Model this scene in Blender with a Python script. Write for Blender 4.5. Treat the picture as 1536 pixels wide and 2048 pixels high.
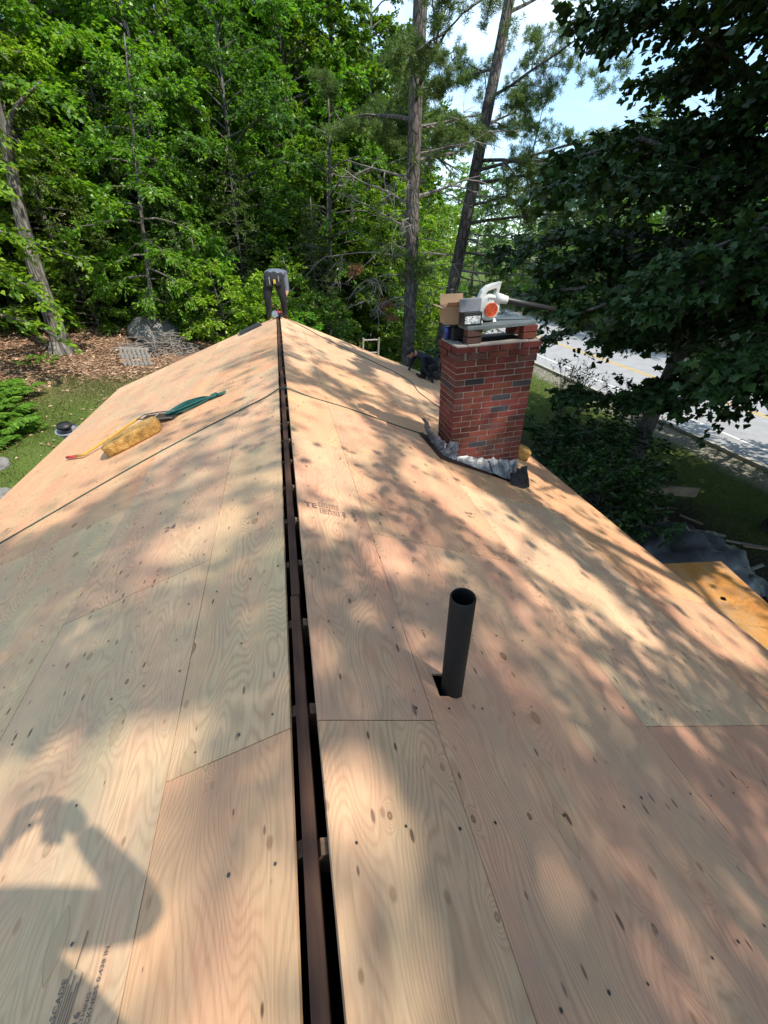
import bpy, bmesh, math, random
import numpy as np
from mathutils import Vector, Matrix
R_ = math.radians
scene = bpy.context.scene
for o in list(bpy.data.objects):
    bpy.data.objects.remove(o)
col = scene.collection
rnd = random.Random(11)
NP = np.random.default_rng(5)

# ------------------------------------------------------------------ camera
cam_d = bpy.data.cameras.new('camera')
cam = bpy.data.objects.new('camera', cam_d); col.objects.link(cam)
CR = Matrix(((0.97391776, -0.10541999, 0.20092495),
             (-0.22552934, -0.54698490, 0.80619087),
             (0.02491434, -0.83047807, -0.55649389)))
right = Vector((CR[0][0], CR[1][0], CR[2][0]))
up = -Vector((CR[0][1], CR[1][1], CR[2][1]))
back = -Vector((CR[0][2], CR[1][2], CR[2][2]))
M3 = Matrix((right, up, back)).transposed()
cam.matrix_world = Matrix.Translation((0.053, 0, 1.30)) @ M3.to_4x4()
cam_d.sensor_fit = 'VERTICAL'; cam_d.sensor_height = 36; cam_d.sensor_width = 27
cam_d.lens = 790 / 2048 * 36
cam_d.clip_start = 0.02; cam_d.clip_end = 2000
scene.camera = cam

# ------------------------------------------------------------------ light
SUN = Vector((0.4603, -0.3971, 0.7940)).normalized()
SUN_STRENGTH, SKY_STRENGTH, EXPOSURE = 3.5, 0.15, 1.05
world = bpy.data.worlds.new('World'); scene.world = world; world.use_nodes = True
wn = world.node_tree; wn.nodes.clear()
wo = wn.nodes.new('ShaderNodeOutputWorld'); bg = wn.nodes.new('ShaderNodeBackground')
sky = wn.nodes.new('ShaderNodeTexSky'); sky.sky_type = 'NISHITA'; sky.sun_disc = False
sky.sun_elevation = math.asin(SUN.z); sky.sun_rotation = math.atan2(SUN.x, SUN.y)
sky.air_density = 1.0; sky.dust_density = 0.6; sky.ozone_density = 1.0
tcw = wn.nodes.new('ShaderNodeTexCoord')
mpw = wn.nodes.new('ShaderNodeMapping'); mpw.inputs['Scale'].default_value = (1, 1, 3.2)
nzw = wn.nodes.new('ShaderNodeTexNoise'); nzw.inputs['Scale'].default_value = 2.6; nzw.inputs['Detail'].default_value = 7; nzw.inputs['Roughness'].default_value = .58
rpw = wn.nodes.new('ShaderNodeValToRGB'); rpw.color_ramp.elements[0].position = .42; rpw.color_ramp.elements[1].position = .78
rpw.color_ramp.elements[0].color = (.10, .10, .10, 1); rpw.color_ramp.elements[1].color = (.85, .85, .85, 1)
mxw = wn.nodes.new('ShaderNodeMixRGB'); mxw.inputs[2].default_value = (6.0, 7.0, 7.6, 1)
wn.links.new(tcw.outputs['Generated'], mpw.inputs[0]); wn.links.new(mpw.outputs[0], nzw.inputs['Vector'])
wn.links.new(nzw.outputs['Fac'], rpw.inputs[0]); wn.links.new(rpw.outputs[0], mxw.inputs[0])
tnw = wn.nodes.new('ShaderNodeMixRGB'); tnw.blend_type = 'MULTIPLY'; tnw.inputs[0].default_value = 1; tnw.inputs[2].default_value = (.76, .93, 1, 1)
wn.links.new(sky.outputs[0], tnw.inputs[1]); wn.links.new(tnw.outputs[0], mxw.inputs[1]); wn.links.new(mxw.outputs[0], bg.inputs[0])
bg.inputs[1].default_value = SKY_STRENGTH
wn.links.new(bg.outputs[0], wo.inputs[0])
sun_d = bpy.data.lights.new('sun', 'SUN'); sun_d.energy = SUN_STRENGTH; sun_d.angle = R_(0.7); sun_d.color = (1, .93, .82)
sun = bpy.data.objects.new('sun', sun_d); col.objects.link(sun)
sun.rotation_euler = SUN.to_track_quat('Z', 'Y').to_euler(); sun.location = SUN * 60
vs = scene.view_settings; scene.display_settings.display_device = 'sRGB'
vs.view_transform = 'Standard'; vs.look = 'None'; vs.exposure = EXPOSURE; vs.gamma = 1; vs.use_curve_mapping = False
scene.render.engine = 'CYCLES'
scene.cycles.max_bounces = 7; scene.cycles.diffuse_bounces = 4; scene.cycles.glossy_bounces = 2
scene.cycles.transmission_bounces = 4; scene.cycles.transparent_max_bounces = 4
scene.cycles.use_denoising = True
scene.cycles.sample_clamp_indirect = 6

# ------------------------------------------------------------------ helpers
def tag(o, label=None, cat=None, group=None, kind=None):
    if label: o['label'] = label
    if cat: o['category'] = cat
    if group: o['group'] = group
    if kind: o['kind'] = kind
    return o

def empty(name, loc=(0, 0, 0), rot=(0, 0, 0), label=None, cat=None, group=None):
    o = bpy.data.objects.new(name, None); o.empty_display_size = .2; col.objects.link(o)
    o.location = loc; o.rotation_euler = rot
    return tag(o, label, cat, group)

def link(name, me, parent=None, matl=None):
    o = bpy.data.objects.new(name, me); col.objects.link(o)
    if matl is not None and not me.materials: me.materials.append(matl)
    if parent is not None: o.parent = parent
    return o

def dup(o, parent=None):
    c = o.copy(); col.objects.link(c); c.parent = parent
    for ch in list(o.children):
        dup(ch, c)
    return c

class MB:
    """collects shapes, builds ONE mesh object"""
    def __init__(s): s.v = []; s.f = []; s.mi = []; s.cur = 0
    def add(s, V, F):
        b = len(s.v); s.v.extend([tuple(map(float, v)) for v in V]); s.f.extend([tuple(int(i) + b for i in f) for f in F]); s.mi.extend([s.cur] * len(F)); return s
    def box(s, c, d, rot=None, taper=1.0):
        hx, hy, hz = d[0] / 2, d[1] / 2, d[2] / 2
        P = [Vector((x * hx * (taper if z > 0 else 1), y * hy * (taper if z > 0 else 1), z * hz)) for z in (-1, 1) for x, y in ((-1, -1), (1, -1), (1, 1), (-1, 1))]
        if rot is not None: P = [rot @ p for p in P]
        P = [p + Vector(c) for p in P]
        return s.add(P, [(3, 2, 1, 0), (4, 5, 6, 7), (0, 1, 5, 4), (1, 2, 6, 5), (2, 3, 7, 6), (3, 0, 4, 7)])
    def tube(s, pts, rad, n=8, caps=True, flat=1.0):
        V, F = tube_arr([Vector(p) for p in pts], rad if hasattr(rad, '__len__') else [rad] * len(pts), n, caps, flat)
        return s.add(V, F)
    def lathe(s, prof, n=24, M=None, ang=2 * math.pi):
        V = []; F = []
        k = len(prof)
        for i in range(n):
            a = ang * i / n
            for r, z in prof: V.append(Vector((r * math.cos(a), r * math.sin(a), z)))
        for i in range(n):
            j = (i + 1) % n
            for q in range(k - 1): F.append((i * k + q, j * k + q, j * k + q + 1, i * k + q + 1))
        if M is not None: V = [M @ v for v in V]
        return s.add(V, F)
    def prism(s, poly, z0, z1, M=None):
        n = len(poly)
        V = [Vector((x, y, z0)) for x, y in poly] + [Vector((x, y, z1)) for x, y in poly]
        if M is not None: V = [M @ v for v in V]
        F = [tuple(range(n - 1, -1, -1)), tuple(range(n, 2 * n))] + [(i, (i + 1) % n, n + (i + 1) % n, n + i) for i in range(n)]
        return s.add(V, F)
    def mesh(s, name):
        me = bpy.data.meshes.new(name); me.from_pydata(s.v, [], s.f); me.update()
        if any(s.mi): me.polygons.foreach_set('material_index', s.mi)
        return me
    def build(s, name, matl, parent=None, smooth=False, bevel=0):
        me = s.mesh(name)
        for m in (matl if isinstance(matl, (list, tuple)) else [matl]): me.materials.append(m)
        if bevel:
            bm = bmesh.new(); bm.from_mesh(me)
            bmesh.ops.bevel(bm, geom=[e for e in bm.edges if len(e.link_faces) == 2 and e.calc_face_angle(0) > .6], offset=bevel, segments=2, affect='EDGES', profile=.6, clamp_overlap=True)
            bm.to_mesh(me); bm.free()
        if smooth:
            me.polygons.foreach_set('use_smooth', [True] * len(me.polygons))
        o = link(name, me, parent)
        return o

def tube_arr(pts, rad, n=8, caps=True, flat=1.0):
    V = []; F = []
    k = len(pts); ref = None
    for i, p in enumerate(pts):
        d = (pts[min(i + 1, k - 1)] - pts[max(i - 1, 0)]).normalized()
        if ref is None:
            ref = Vector((0, 0, 1)) if abs(d.z) < .9 else Vector((1, 0, 0))
        a = (ref - d * ref.dot(d)).normalized(); b = d.cross(a); ref = a
        for j in range(n):
            t = 2 * math.pi * j / n
            V.append(p + (a * math.cos(t) * flat + b * math.sin(t)) * rad[i])
    for i in range(k - 1):
        for j in range(n):
            F.append((i * n + j, i * n + (j + 1) % n, (i + 1) * n + (j + 1) % n, (i + 1) * n + j))
    if caps:
        F.append(tuple(range(n - 1, -1, -1))); F.append(tuple((k - 1) * n + j for j in range(n)))
    return V, F

def spline(ctrl, per=8):
    """Catmull-Rom through control points"""
    P = [Vector(c) for c in ctrl]; P = [P[0] * 2 - P[1]] + P + [P[-1] * 2 - P[-2]]
    out = []
    for i in range(1, len(P) - 2):
        for k in range(per):
            t = k / per; a, b, c, d = P[i - 1], P[i], P[i + 1], P[i + 2]
            out.append(.5 * (2 * b + (c - a) * t + (2 * a - 5 * b + 4 * c - d) * t * t + (3 * b - a - 3 * c + d) * t ** 3))
    out.append(P[-2]); return out

def mesh_np(name, V, F):
    V = np.ascontiguousarray(V, dtype=np.float32); F = np.ascontiguousarray(F, dtype=np.int32)
    m, k = F.shape
    me = bpy.data.meshes.new(name)
    me.vertices.add(len(V)); me.vertices.foreach_set('co', V.ravel())
    me.loops.add(m * k); me.loops.foreach_set('vertex_index', F.ravel())
    me.polygons.add(m); me.polygons.foreach_set('loop_start', np.arange(0, m * k, k, dtype=np.int32))
    me.update(calc_edges=True)
    return me

# ------------------------------------------------------------------ materials
class NT:
    def __init__(s, name):
        s.m = bpy.data.materials.new(name); s.m.use_nodes = True; s.t = s.m.node_tree; s.t.nodes.clear()
        s.out = s.t.nodes.new('ShaderNodeOutputMaterial')
    def n(s, typ, props=None, **ins):
        nd = s.t.nodes.new('ShaderNode' + typ)
        for k, v in (props or {}).items(): setattr(nd, k, v)
        for k, v in ins.items():
            k2 = int(k[1:]) if k[0] == '_' else k.replace('__', ' ')
            sock = nd.inputs[k2]
            if isinstance(v, bpy.types.NodeSocket): s.t.links.new(v, sock)
            else: sock.default_value = v
        return nd
    def math(s, op, a, b=0.0, c=None, clamp=False):
        kw = dict(_0=a, _1=b)
        if c is not None: kw['_2'] = c
        return s.n('Math', dict(operation=op, use_clamp=clamp), **kw).outputs[0]
    def mix(s, f, a, b, mode='MIX'):
        return s.n('MixRGB', dict(blend_type=mode), _0=f, _1=a, _2=b).outputs[0]
    def ramp(s, f, stops):
        nd = s.n('ValToRGB', None, _0=f); e = nd.color_ramp.elements
        while len(e) < len(stops): e.new(.5)
        for i, (p, c) in enumerate(stops): e[i].position = p; e[i].color = c if len(c) == 4 else (*c, 1)
        return nd.outputs[0]
    def bsdf(s, **ins):
        return s.n('BsdfPrincipled', None, **ins)
    def done(s, sh):
        s.t.links.new(sh, s.out.inputs[0]); return s.m

def c4(c): return (c[0], c[1], c[2], 1)

def simple(name, c, rough=.6, metal=0, var=.25, scale=30, spec=.4, bump=0, tint=False):
    t = NT(name); tc = t.n('TexCoord').outputs['Object']
    nz = t.n('TexNoise', None, Vector=tc, Scale=scale, Detail=5.0, Roughness=.6).outputs['Fac']
    f = t.math('MULTIPLY_ADD', nz, 2 * var, 1 - var)
    cc = t.mix(1.0, c4(c), t.n('CombineXYZ', None, X=f, Y=f, Z=f).outputs[0], 'MULTIPLY')
    if tint: cc = t.mix(1.0, cc, t.n('ObjectInfo').outputs['Color'], 'MULTIPLY')
    b = t.bsdf(Base__Color=cc, Roughness=rough, Metallic=metal)
    b.inputs['Specular IOR Level'].default_value = spec
    if bump:
        bp = t.n('Bump', None, Height=nz, Strength=bump, Distance=.01); t.t.links.new(bp.outputs[0], b.inputs['Normal'])
    return t.done(b.outputs[0])

def leaf_mat(name, c, c2, trans=.35, rough=.5, spec=.35):
    t = NT(name)
    r = t.n('NewGeometry').outputs['Random Per Island']
    cc = t.mix(r, c4(c), c4(c2))
    r2 = t.math('FRACT', t.math('MULTIPLY', r, 57.3))
    f = t.math('MULTIPLY_ADD', r2, .7, .65)
    cc = t.mix(1.0, cc, t.n('CombineXYZ', None, X=f, Y=f, Z=f).outputs[0], 'MULTIPLY')
    cc = t.mix(1.0, cc, t.n('ObjectInfo').outputs['Color'], 'MULTIPLY')
    b = t.bsdf(Base__Color=cc, Roughness=rough); b.inputs['Specular IOR Level'].default_value = spec
    tr = t.n('BsdfTranslucent', None, Color=t.mix(1.0, cc, (1.25, 1.35, .7, 1), 'MULTIPLY'))
    return t.done(t.n('MixShader', None, _0=trans, _1=b.outputs[0], _2=tr.outputs[0]).outputs[0])

def bark_mat(name, c, c2, scale=6, stretch=.18):
    t = NT(name); tc = t.n('TexCoord').outputs['Object']
    mp = t.n('Mapping', None, Vector=tc, Scale=(1, 1, stretch)).outputs[0]
    vo = t.n('TexVoronoi', dict(feature='DISTANCE_TO_EDGE'), Vector=t.n('MixRGB', None, _0=.12, _1=mp, _2=t.n('TexNoise', None, Vector=mp, Scale=scale * 1.5, Detail=3.0).outputs['Color']).outputs[0], Scale=scale * 2.2)
    nz = t.n('TexNoise', None, Vector=mp, Scale=scale * 5, Detail=6.0, Roughness=.7).outputs['Fac']
    big = t.n('TexNoise', None, Vector=tc, Scale=1.3, Detail=4.0).outputs['Fac']
    h = t.math('MULTIPLY', t.math('MINIMUM', t.math('MULTIPLY', vo.outputs[0], 5.0), 1.0), t.math('MULTIPLY_ADD', nz, .8, .4))
    cc = t.mix(h, c4(c2), c4(c))
    cc = t.mix(t.math('MULTIPLY_ADD', big, 1.6, -.55, clamp=True), cc, t.mix(.5, cc, (.30, .31, .27, 1)))
    b = t.bsdf(Base__Color=cc, Roughness=.9); b.inputs['Specular IOR Level'].default_value = .15
    bp = t.n('Bump', None, Height=h, Strength=.9, Distance=.03); t.t.links.new(bp.outputs[0], b.inputs['Normal'])
    return t.done(b.outputs[0])

def plywood_mat(name, weather=False):
    t = NT(name)
    tc = t.n('TexCoord').outputs['Object']; oi = t.n('ObjectInfo')
    r = oi.outputs['Random']
    off = t.n('CombineXYZ', None, X=t.math('MULTIPLY', r, 37.0), Y=t.math('MULTIPLY', r, 91.0), Z=0.0).outputs[0]
    P = t.n('VectorMath', dict(operation='ADD'), _0=tc, _1=off).outputs[0]
    flat = t.n('VectorMath', dict(operation='MULTIPLY'), _0=P, _1=(1, 1, 0)).outputs[0]
    wob = t.n('TexNoise', dict(noise_dimensions='2D'), Vector=t.n('Mapping', None, Vector=flat, Scale=(1.7, .42, 1)).outputs[0], Scale=1.0, Detail=3.0, Roughness=.5).outputs['Fac']
    wob2 = t.n('TexNoise', dict(noise_dimensions='2D'), Vector=t.n('Mapping', None, Vector=flat, Scale=(9., 3.2, 1)).outputs[0], Scale=1.0, Detail=2.0, Roughness=.5).outputs['Fac']
    # knots
    kv = t.n('TexVoronoi', dict(voronoi_dimensions='2D'), Vector=t.n('Mapping', None, Vector=flat, Scale=(3.6, 2.6, 1)).outputs[0], Scale=1.0, Randomness=1.0)
    kd = t.math('MULTIPLY_ADD', wob2, .05, kv.outputs['Distance'])
    kd = t.math('SUBTRACT', kd, .025)
    ks = t.n('SeparateColor', None, Color=kv.outputs['Color'])
    kon = t.math('GREATER_THAN', ks.outputs[0], .60)
    ksz = t.math('MULTIPLY_ADD', t.math('POWER', ks.outputs[1], 2.0), .085, .03)
    q = t.math('DIVIDE', kd, t.math('MULTIPLY', ksz, 2.4))
    bump = t.math('MULTIPLY', t.math('EXPONENT', t.math('MULTIPLY', t.math('MULTIPLY', q, q), -1.0)), kon)
    sx = t.n('SeparateXYZ', None, Vector=flat)
    u = t.math('MULTIPLY_ADD', wob, 62.0, t.math('MULTIPLY', sx.outputs[0], 24.0))
    u = t.math('MULTIPLY_ADD', wob2, 1.5, u)
    u = t.math('MULTIPLY_ADD', bump, 4.5, u)
    s = t.math('MULTIPLY_ADD', t.math('SINE', t.math('MULTIPLY', u, 6.2832)), .5, .5)
    s = t.math('POWER', s, 2.2)
    dens = t.n('TexNoise', dict(noise_dimensions='2D'), Vector=t.n('Mapping', None, Vector=flat, Scale=(2.2, .35, 1)).outputs[0], Scale=1.0, Detail=3.0).outputs['Fac']
    strength = t.math('MULTIPLY_ADD', dens, 1.5, -.25, clamp=True)
    s = t.math('MULTIPLY', s, strength)
    fib = t.n('TexNoise', dict(noise_dimensions='2D'), Vector=t.n('Mapping', None, Vector=flat, Scale=(170., 6., 1)).outputs[0], Scale=1.0, Detail=4.0, Roughness=.65).outputs['Fac']
    blot = t.n('TexNoise', dict(noise_dimensions='2D'), Vector=t.n('Mapping', None, Vector=flat, Scale=(3., 1.1, 1)).outputs[0], Scale=1.0, Detail=5.0, Roughness=.6).outputs['Color']
    bs = t.n('SeparateColor', None, Color=blot)
    cream = (.59, .395, .255) if not weather else (.50, .24, .06)
    pink = (.555, .325, .220) if not weather else (.42, .17, .04)
    lat = (.30, .155, .085) if not weather else (.22, .07, .015)
    base = t.mix(t.math('MULTIPLY_ADD', bs.outputs[0], 3.2, -1.1, clamp=True), c4(cream), c4(pink))
    base = t.mix(t.math('MULTIPLY_ADD', bs.outputs[1], 3.0, -1.35, clamp=True), base, (.49, .39, .25, 1) if not weather else (.40, .22, .07, 1))
    base = t.mix(t.math('MULTIPLY', s, .56), base, c4(lat))
    ff = t.math('MULTIPLY_ADD', fib, .5, .76)
    base = t.mix(1.0, base, t.n('CombineXYZ', None, X=ff, Y=ff, Z=ff).outputs[0], 'MULTIPLY')
    # veneer seams: strips of slightly different veneer along the length
    # knot colour
    kin = t.n('MapRange', dict(interpolation_type='SMOOTHSTEP'), Value=kd, From__Min=t.math('MULTIPLY', ksz, .55), From__Max=t.math('MULTIPLY', ksz, 1.0), To__Min=1.0, To__Max=0.0).outputs[0]
    ring = t.n('MapRange', dict(interpolation_type='SMOOTHSTEP'), Value=t.math('ABSOLUTE', t.math('SUBTRACT', kd, t.math('MULTIPLY', ksz, .62))), From__Min=.004, From__Max=.013, To__Min=1.0, To__Max=0.0).outputs[0]
    base = t.mix(t.math('MULTIPLY', t.math('MULTIPLY', kin, kon), t.math('MULTIPLY_ADD', ks.outputs[2], .5, .35)), base, (.25, .135, .062, 1))
    base = t.mix(t.math('MULTIPLY', t.math('MULTIPLY', ring, kon), t.math('MULTIPLY', ks.outputs[2], .8)), base, (.075, .04, .022, 1))
    # small pin knots
    pv = t.n('TexVoronoi', dict(voronoi_dimensions='2D'), Vector=t.n('Mapping', None, Vector=flat, Location=(3.3, 7.1, 0), Scale=(6.5, 3.9, 1)).outputs[0], Scale=1.0)
    ps = t.n('SeparateColor', None, Color=pv.outputs['Color'])
    pd = t.math('MULTIPLY_ADD', wob2, .04, pv.outputs['Distance'])
    pr = t.math('MULTIPLY_ADD', ps.outputs[1], .07, .045)
    pin = t.n('MapRange', dict(interpolation_type='SMOOTHSTEP'), Value=pd, From__Min=t.math('MULTIPLY', pr, .5), From__Max=pr, To__Min=1.0, To__Max=0.0).outputs[0]
    pin = t.math('MULTIPLY', pin, t.math('GREATER_THAN', ps.outputs[0], .45))
    base = t.mix(t.math('MULTIPLY', pin, t.math('MULTIPLY_ADD', ps.outputs[2], .6, .2)), base, (.21, .11, .055, 1))
    # boat shaped veneer patches
    fv = t.n('TexVoronoi', dict(voronoi_dimensions='2D'), Vector=t.n('Mapping', None, Vector=flat, Location=(1.7, 4.4, 0), Scale=(2.6, 1.5, 1)).outputs[0], Scale=1.0)
    fs = t.n('SeparateColor', None, Color=fv.outputs['Color'])
    dv = t.n('VectorMath', dict(operation='SUBTRACT'), _0=t.n('Mapping', None, Vector=flat, Location=(1.7, 4.4, 0), Scale=(2.6, 1.5, 1)).outputs[0], _1=fv.outputs['Position']).outputs[0]
    ds = t.n('SeparateXYZ', None, Vector=dv)
    boat = t.math('ADD', t.math('ABSOLUTE', t.math('DIVIDE', ds.outputs[0], .075)), t.math('POWER', t.math('DIVIDE', ds.outputs[1], .12), 2.0))
    fon = t.math('GREATER_THAN', fs.outputs[0], .80)
    fin = t.math('MULTIPLY', t.math('LESS_THAN', boat, .93), fon)
    frim = t.math('MULTIPLY', t.math('MULTIPLY', t.math('LESS_THAN', boat, 1.0), t.math('GREATER_THAN', boat, .90)), fon)
    base = t.mix(t.math('MULTIPLY', fin, .75), base, t.mix(fs.outputs[1], (.56, .44, .29, 1), (.42, .27, .16, 1)))
    base = t.mix(t.math('MULTIPLY', frim, .55), base, (.16, .09, .05, 1))
    # pitch streaks and specks
    sv = t.n('TexVoronoi', dict(voronoi_dimensions='2D'), Vector=t.n('Mapping', None, Vector=flat, Scale=(10., 3.6, 1)).outputs[0], Scale=1.0)
    ss = t.n('SeparateColor', None, Color=sv.outputs['Color'])
    sp = t.n('MapRange', None, Value=t.math('MULTIPLY_ADD', wob2, .06, sv.outputs['Distance']), From__Min=t.math('MULTIPLY_ADD', ss.outputs[1], .05, .035), From__Max=t.math('MULTIPLY_ADD', ss.outputs[1], .065, .055), To__Min=1.0, To__Max=0.0).outputs[0]
    sp = t.math('MULTIPLY', sp, t.math('GREATER_THAN', ss.outputs[0], .62))
    base = t.mix(t.math('MULTIPLY', sp, .85), base, (.085, .045, .028, 1))
    # scuffs, boot dust
    dirt = t.n('TexNoise', dict(noise_dimensions='2D'), Vector=flat, Scale=2.3, Detail=7.0, Roughness=.7).outputs['Fac']
    base = t.mix(t.math('MULTIPLY_ADD', dirt, 1.7, -.72, clamp=True), base, (.36, .29, .22, 1))
    cc = t.mix(1.0, base, oi.outputs['Color'], 'MULTIPLY')
    b = t.bsdf(Base__Color=cc, Roughness=.72); b.inputs['Specular IOR Level'].default_value = .25
    hh = t.math('SUBTRACT', t.math('MULTIPLY', fib, .5), t.math('ADD', s, t.math('MULTIPLY', sp, 2.0)))
    bp = t.n('Bump', None, Height=hh, Strength=.25, Distance=.004); t.t.links.new(bp.outputs[0], b.inputs['Normal'])
    return t.done(b.outputs[0])

def wood_mat(name, c, c2, axis=1, rough=.75):
    t = NT(name); tc = t.n('TexCoord').outputs['Object']
    sc = [22., 22., 22.]; sc[axis] = 1.1
    mp = t.n('Mapping', None, Vector=tc, Scale=tuple(sc)).outputs[0]
    nz = t.n('TexNoise', None, Vector=mp, Scale=1.0, Detail=6.0, Roughness=.65, Distortion=.8).outputs['Fac']
    big = t.n('TexNoise', None, Vector=tc, Scale=3.0, Detail=5.0).outputs['Fac']
    cc = t.mix(t.math('MULTIPLY_ADD', nz, 2.6, -.8, clamp=True), c4(c), c4(c2))
    f = t.math('MULTIPLY_ADD', big, .9, .55)
    cc = t.mix(1.0, cc, t.n('CombineXYZ', None, X=f, Y=f, Z=f).outputs[0], 'MULTIPLY')
    cc = t.mix(1.0, cc, t.n('ObjectInfo').outputs['Color'], 'MULTIPLY')
    b = t.bsdf(Base__Color=cc, Roughness=rough); b.inputs['Specular IOR Level'].default_value = .25
    bp = t.n('Bump', None, Height=nz, Strength=.3, Distance=.004); t.t.links.new(bp.outputs[0], b.inputs['Normal'])
    return t.done(b.outputs[0])

M_ply = plywood_mat('plywood'); M_oldply = plywood_mat('stained_plywood', True)
M_board = wood_mat('old_brown_board', (.095, .045, .026), (.028, .014, .010))
M_rafter = wood_mat('rafter_wood', (.22, .15, .10), (.12, .075, .05), axis=0)
M_fascia = wood_mat('fascia_board', (.32, .25, .17), (.2, .14, .09))
M_greywood = wood_mat('grey_wood', (.34, .30, .25), (.16, .14, .12), axis=0)
M_dark = simple('painted_darkness', (.012, .010, .009), .95)  # near-black colour standing in for unlit hollows
M_black = simple('black_plastic', (.014, .014, .015), .45, var=.3, scale=18)
M_pipe = simple('black_abs_pipe', (.0075, .0075, .008), .55, var=.35, scale=9, spec=.35)
M_ink = simple('print_ink', (.115, .095, .08), .8, var=.7, scale=220)
M_inkf = simple('faded_ink', (.17, .11, .085), .8, var=.5, scale=220)
M_nail = simple('nail_steel', (.08, .07, .06), .5, .6)

def brick_mat():
    t = NT('brick'); tc = t.n('TexCoord').outputs['Object']; oi = t.n('ObjectInfo')
    P = t.n('VectorMath', dict(operation='ADD'), _0=tc, _1=t.n('CombineXYZ', None, X=t.math('MULTIPLY', oi.outputs['Random'], 40.0), Y=t.math('MULTIPLY', oi.outputs['Random'], 17.0), Z=0.0).outputs[0]).outputs[0]
    n1 = t.n('TexNoise', None, Vector=P, Scale=14.0, Detail=6.0, Roughness=.65).outputs['Fac']
    n2 = t.n('TexNoise', None, Vector=P, Scale=90.0, Detail=4.0, Roughness=.7).outputs['Fac']
    f = t.math('MULTIPLY_ADD', n1, 1.1, .45)
    cc = t.mix(1.0, oi.outputs['Color'], t.n('CombineXYZ', None, X=f, Y=f, Z=f).outputs[0], 'MULTIPLY')
    cc = t.mix(t.math('MULTIPLY_ADD', n2, 2.0, -1.05, clamp=True), cc, (.05, .035, .03, 1))
    cc = t.mix(t.math('MULTIPLY_ADD', n1, 2.2, -1.45, clamp=True), cc, (.36, .27, .23, 1))
    b = t.bsdf(Base__Color=cc, Roughness=.85); b.inputs['Specular IOR Level'].default_value = .2
    bp = t.n('Bump', None, Height=n2, Strength=.5, Distance=.004); t.t.links.new(bp.outputs[0], b.inputs['Normal'])
    return t.done(b.outputs[0])
M_brick = brick_mat()
M_mortar = simple('mortar', (.30, .265, .23), .95, var=.4, scale=40, bump=.4)
M_soot = simple('sooty_mortar', (.10, .09, .08), .95, var=.6, scale=12, bump=.4)

def lead_mat():
    t = NT('lead_flashing'); tc = t.n('TexCoord').outputs['Object']
    n1 = t.n('TexNoise', None, Vector=tc, Scale=9.0, Detail=8.0, Roughness=.7).outputs['Fac']
    n2 = t.n('TexNoise', None, Vector=tc, Scale=35.0, Detail=4.0).outputs['Fac']
    cc = t.ramp(n1, [(.25, (.05, .05, .055)), (.5, (.24, .24, .25)), (.62, (.42, .42, .42)), (.8, (.12, .08, .055))])
    b = t.bsdf(Base__Color=cc, Roughness=.5, Metallic=.35)
    bp = t.n('Bump', None, Height=n2, Strength=.5, Distance=.01); t.t.links.new(bp.outputs[0], b.inputs['Normal'])
    return t.done(b.outputs[0])
M_lead = lead_mat()
M_tar = simple('tar_paper', (.02, .018, .017), .7, var=.5, scale=20, bump=.6)
M_slab = simple('bluestone', (.085, .105, .11), .75, var=.45, scale=12, bump=.4)

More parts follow.
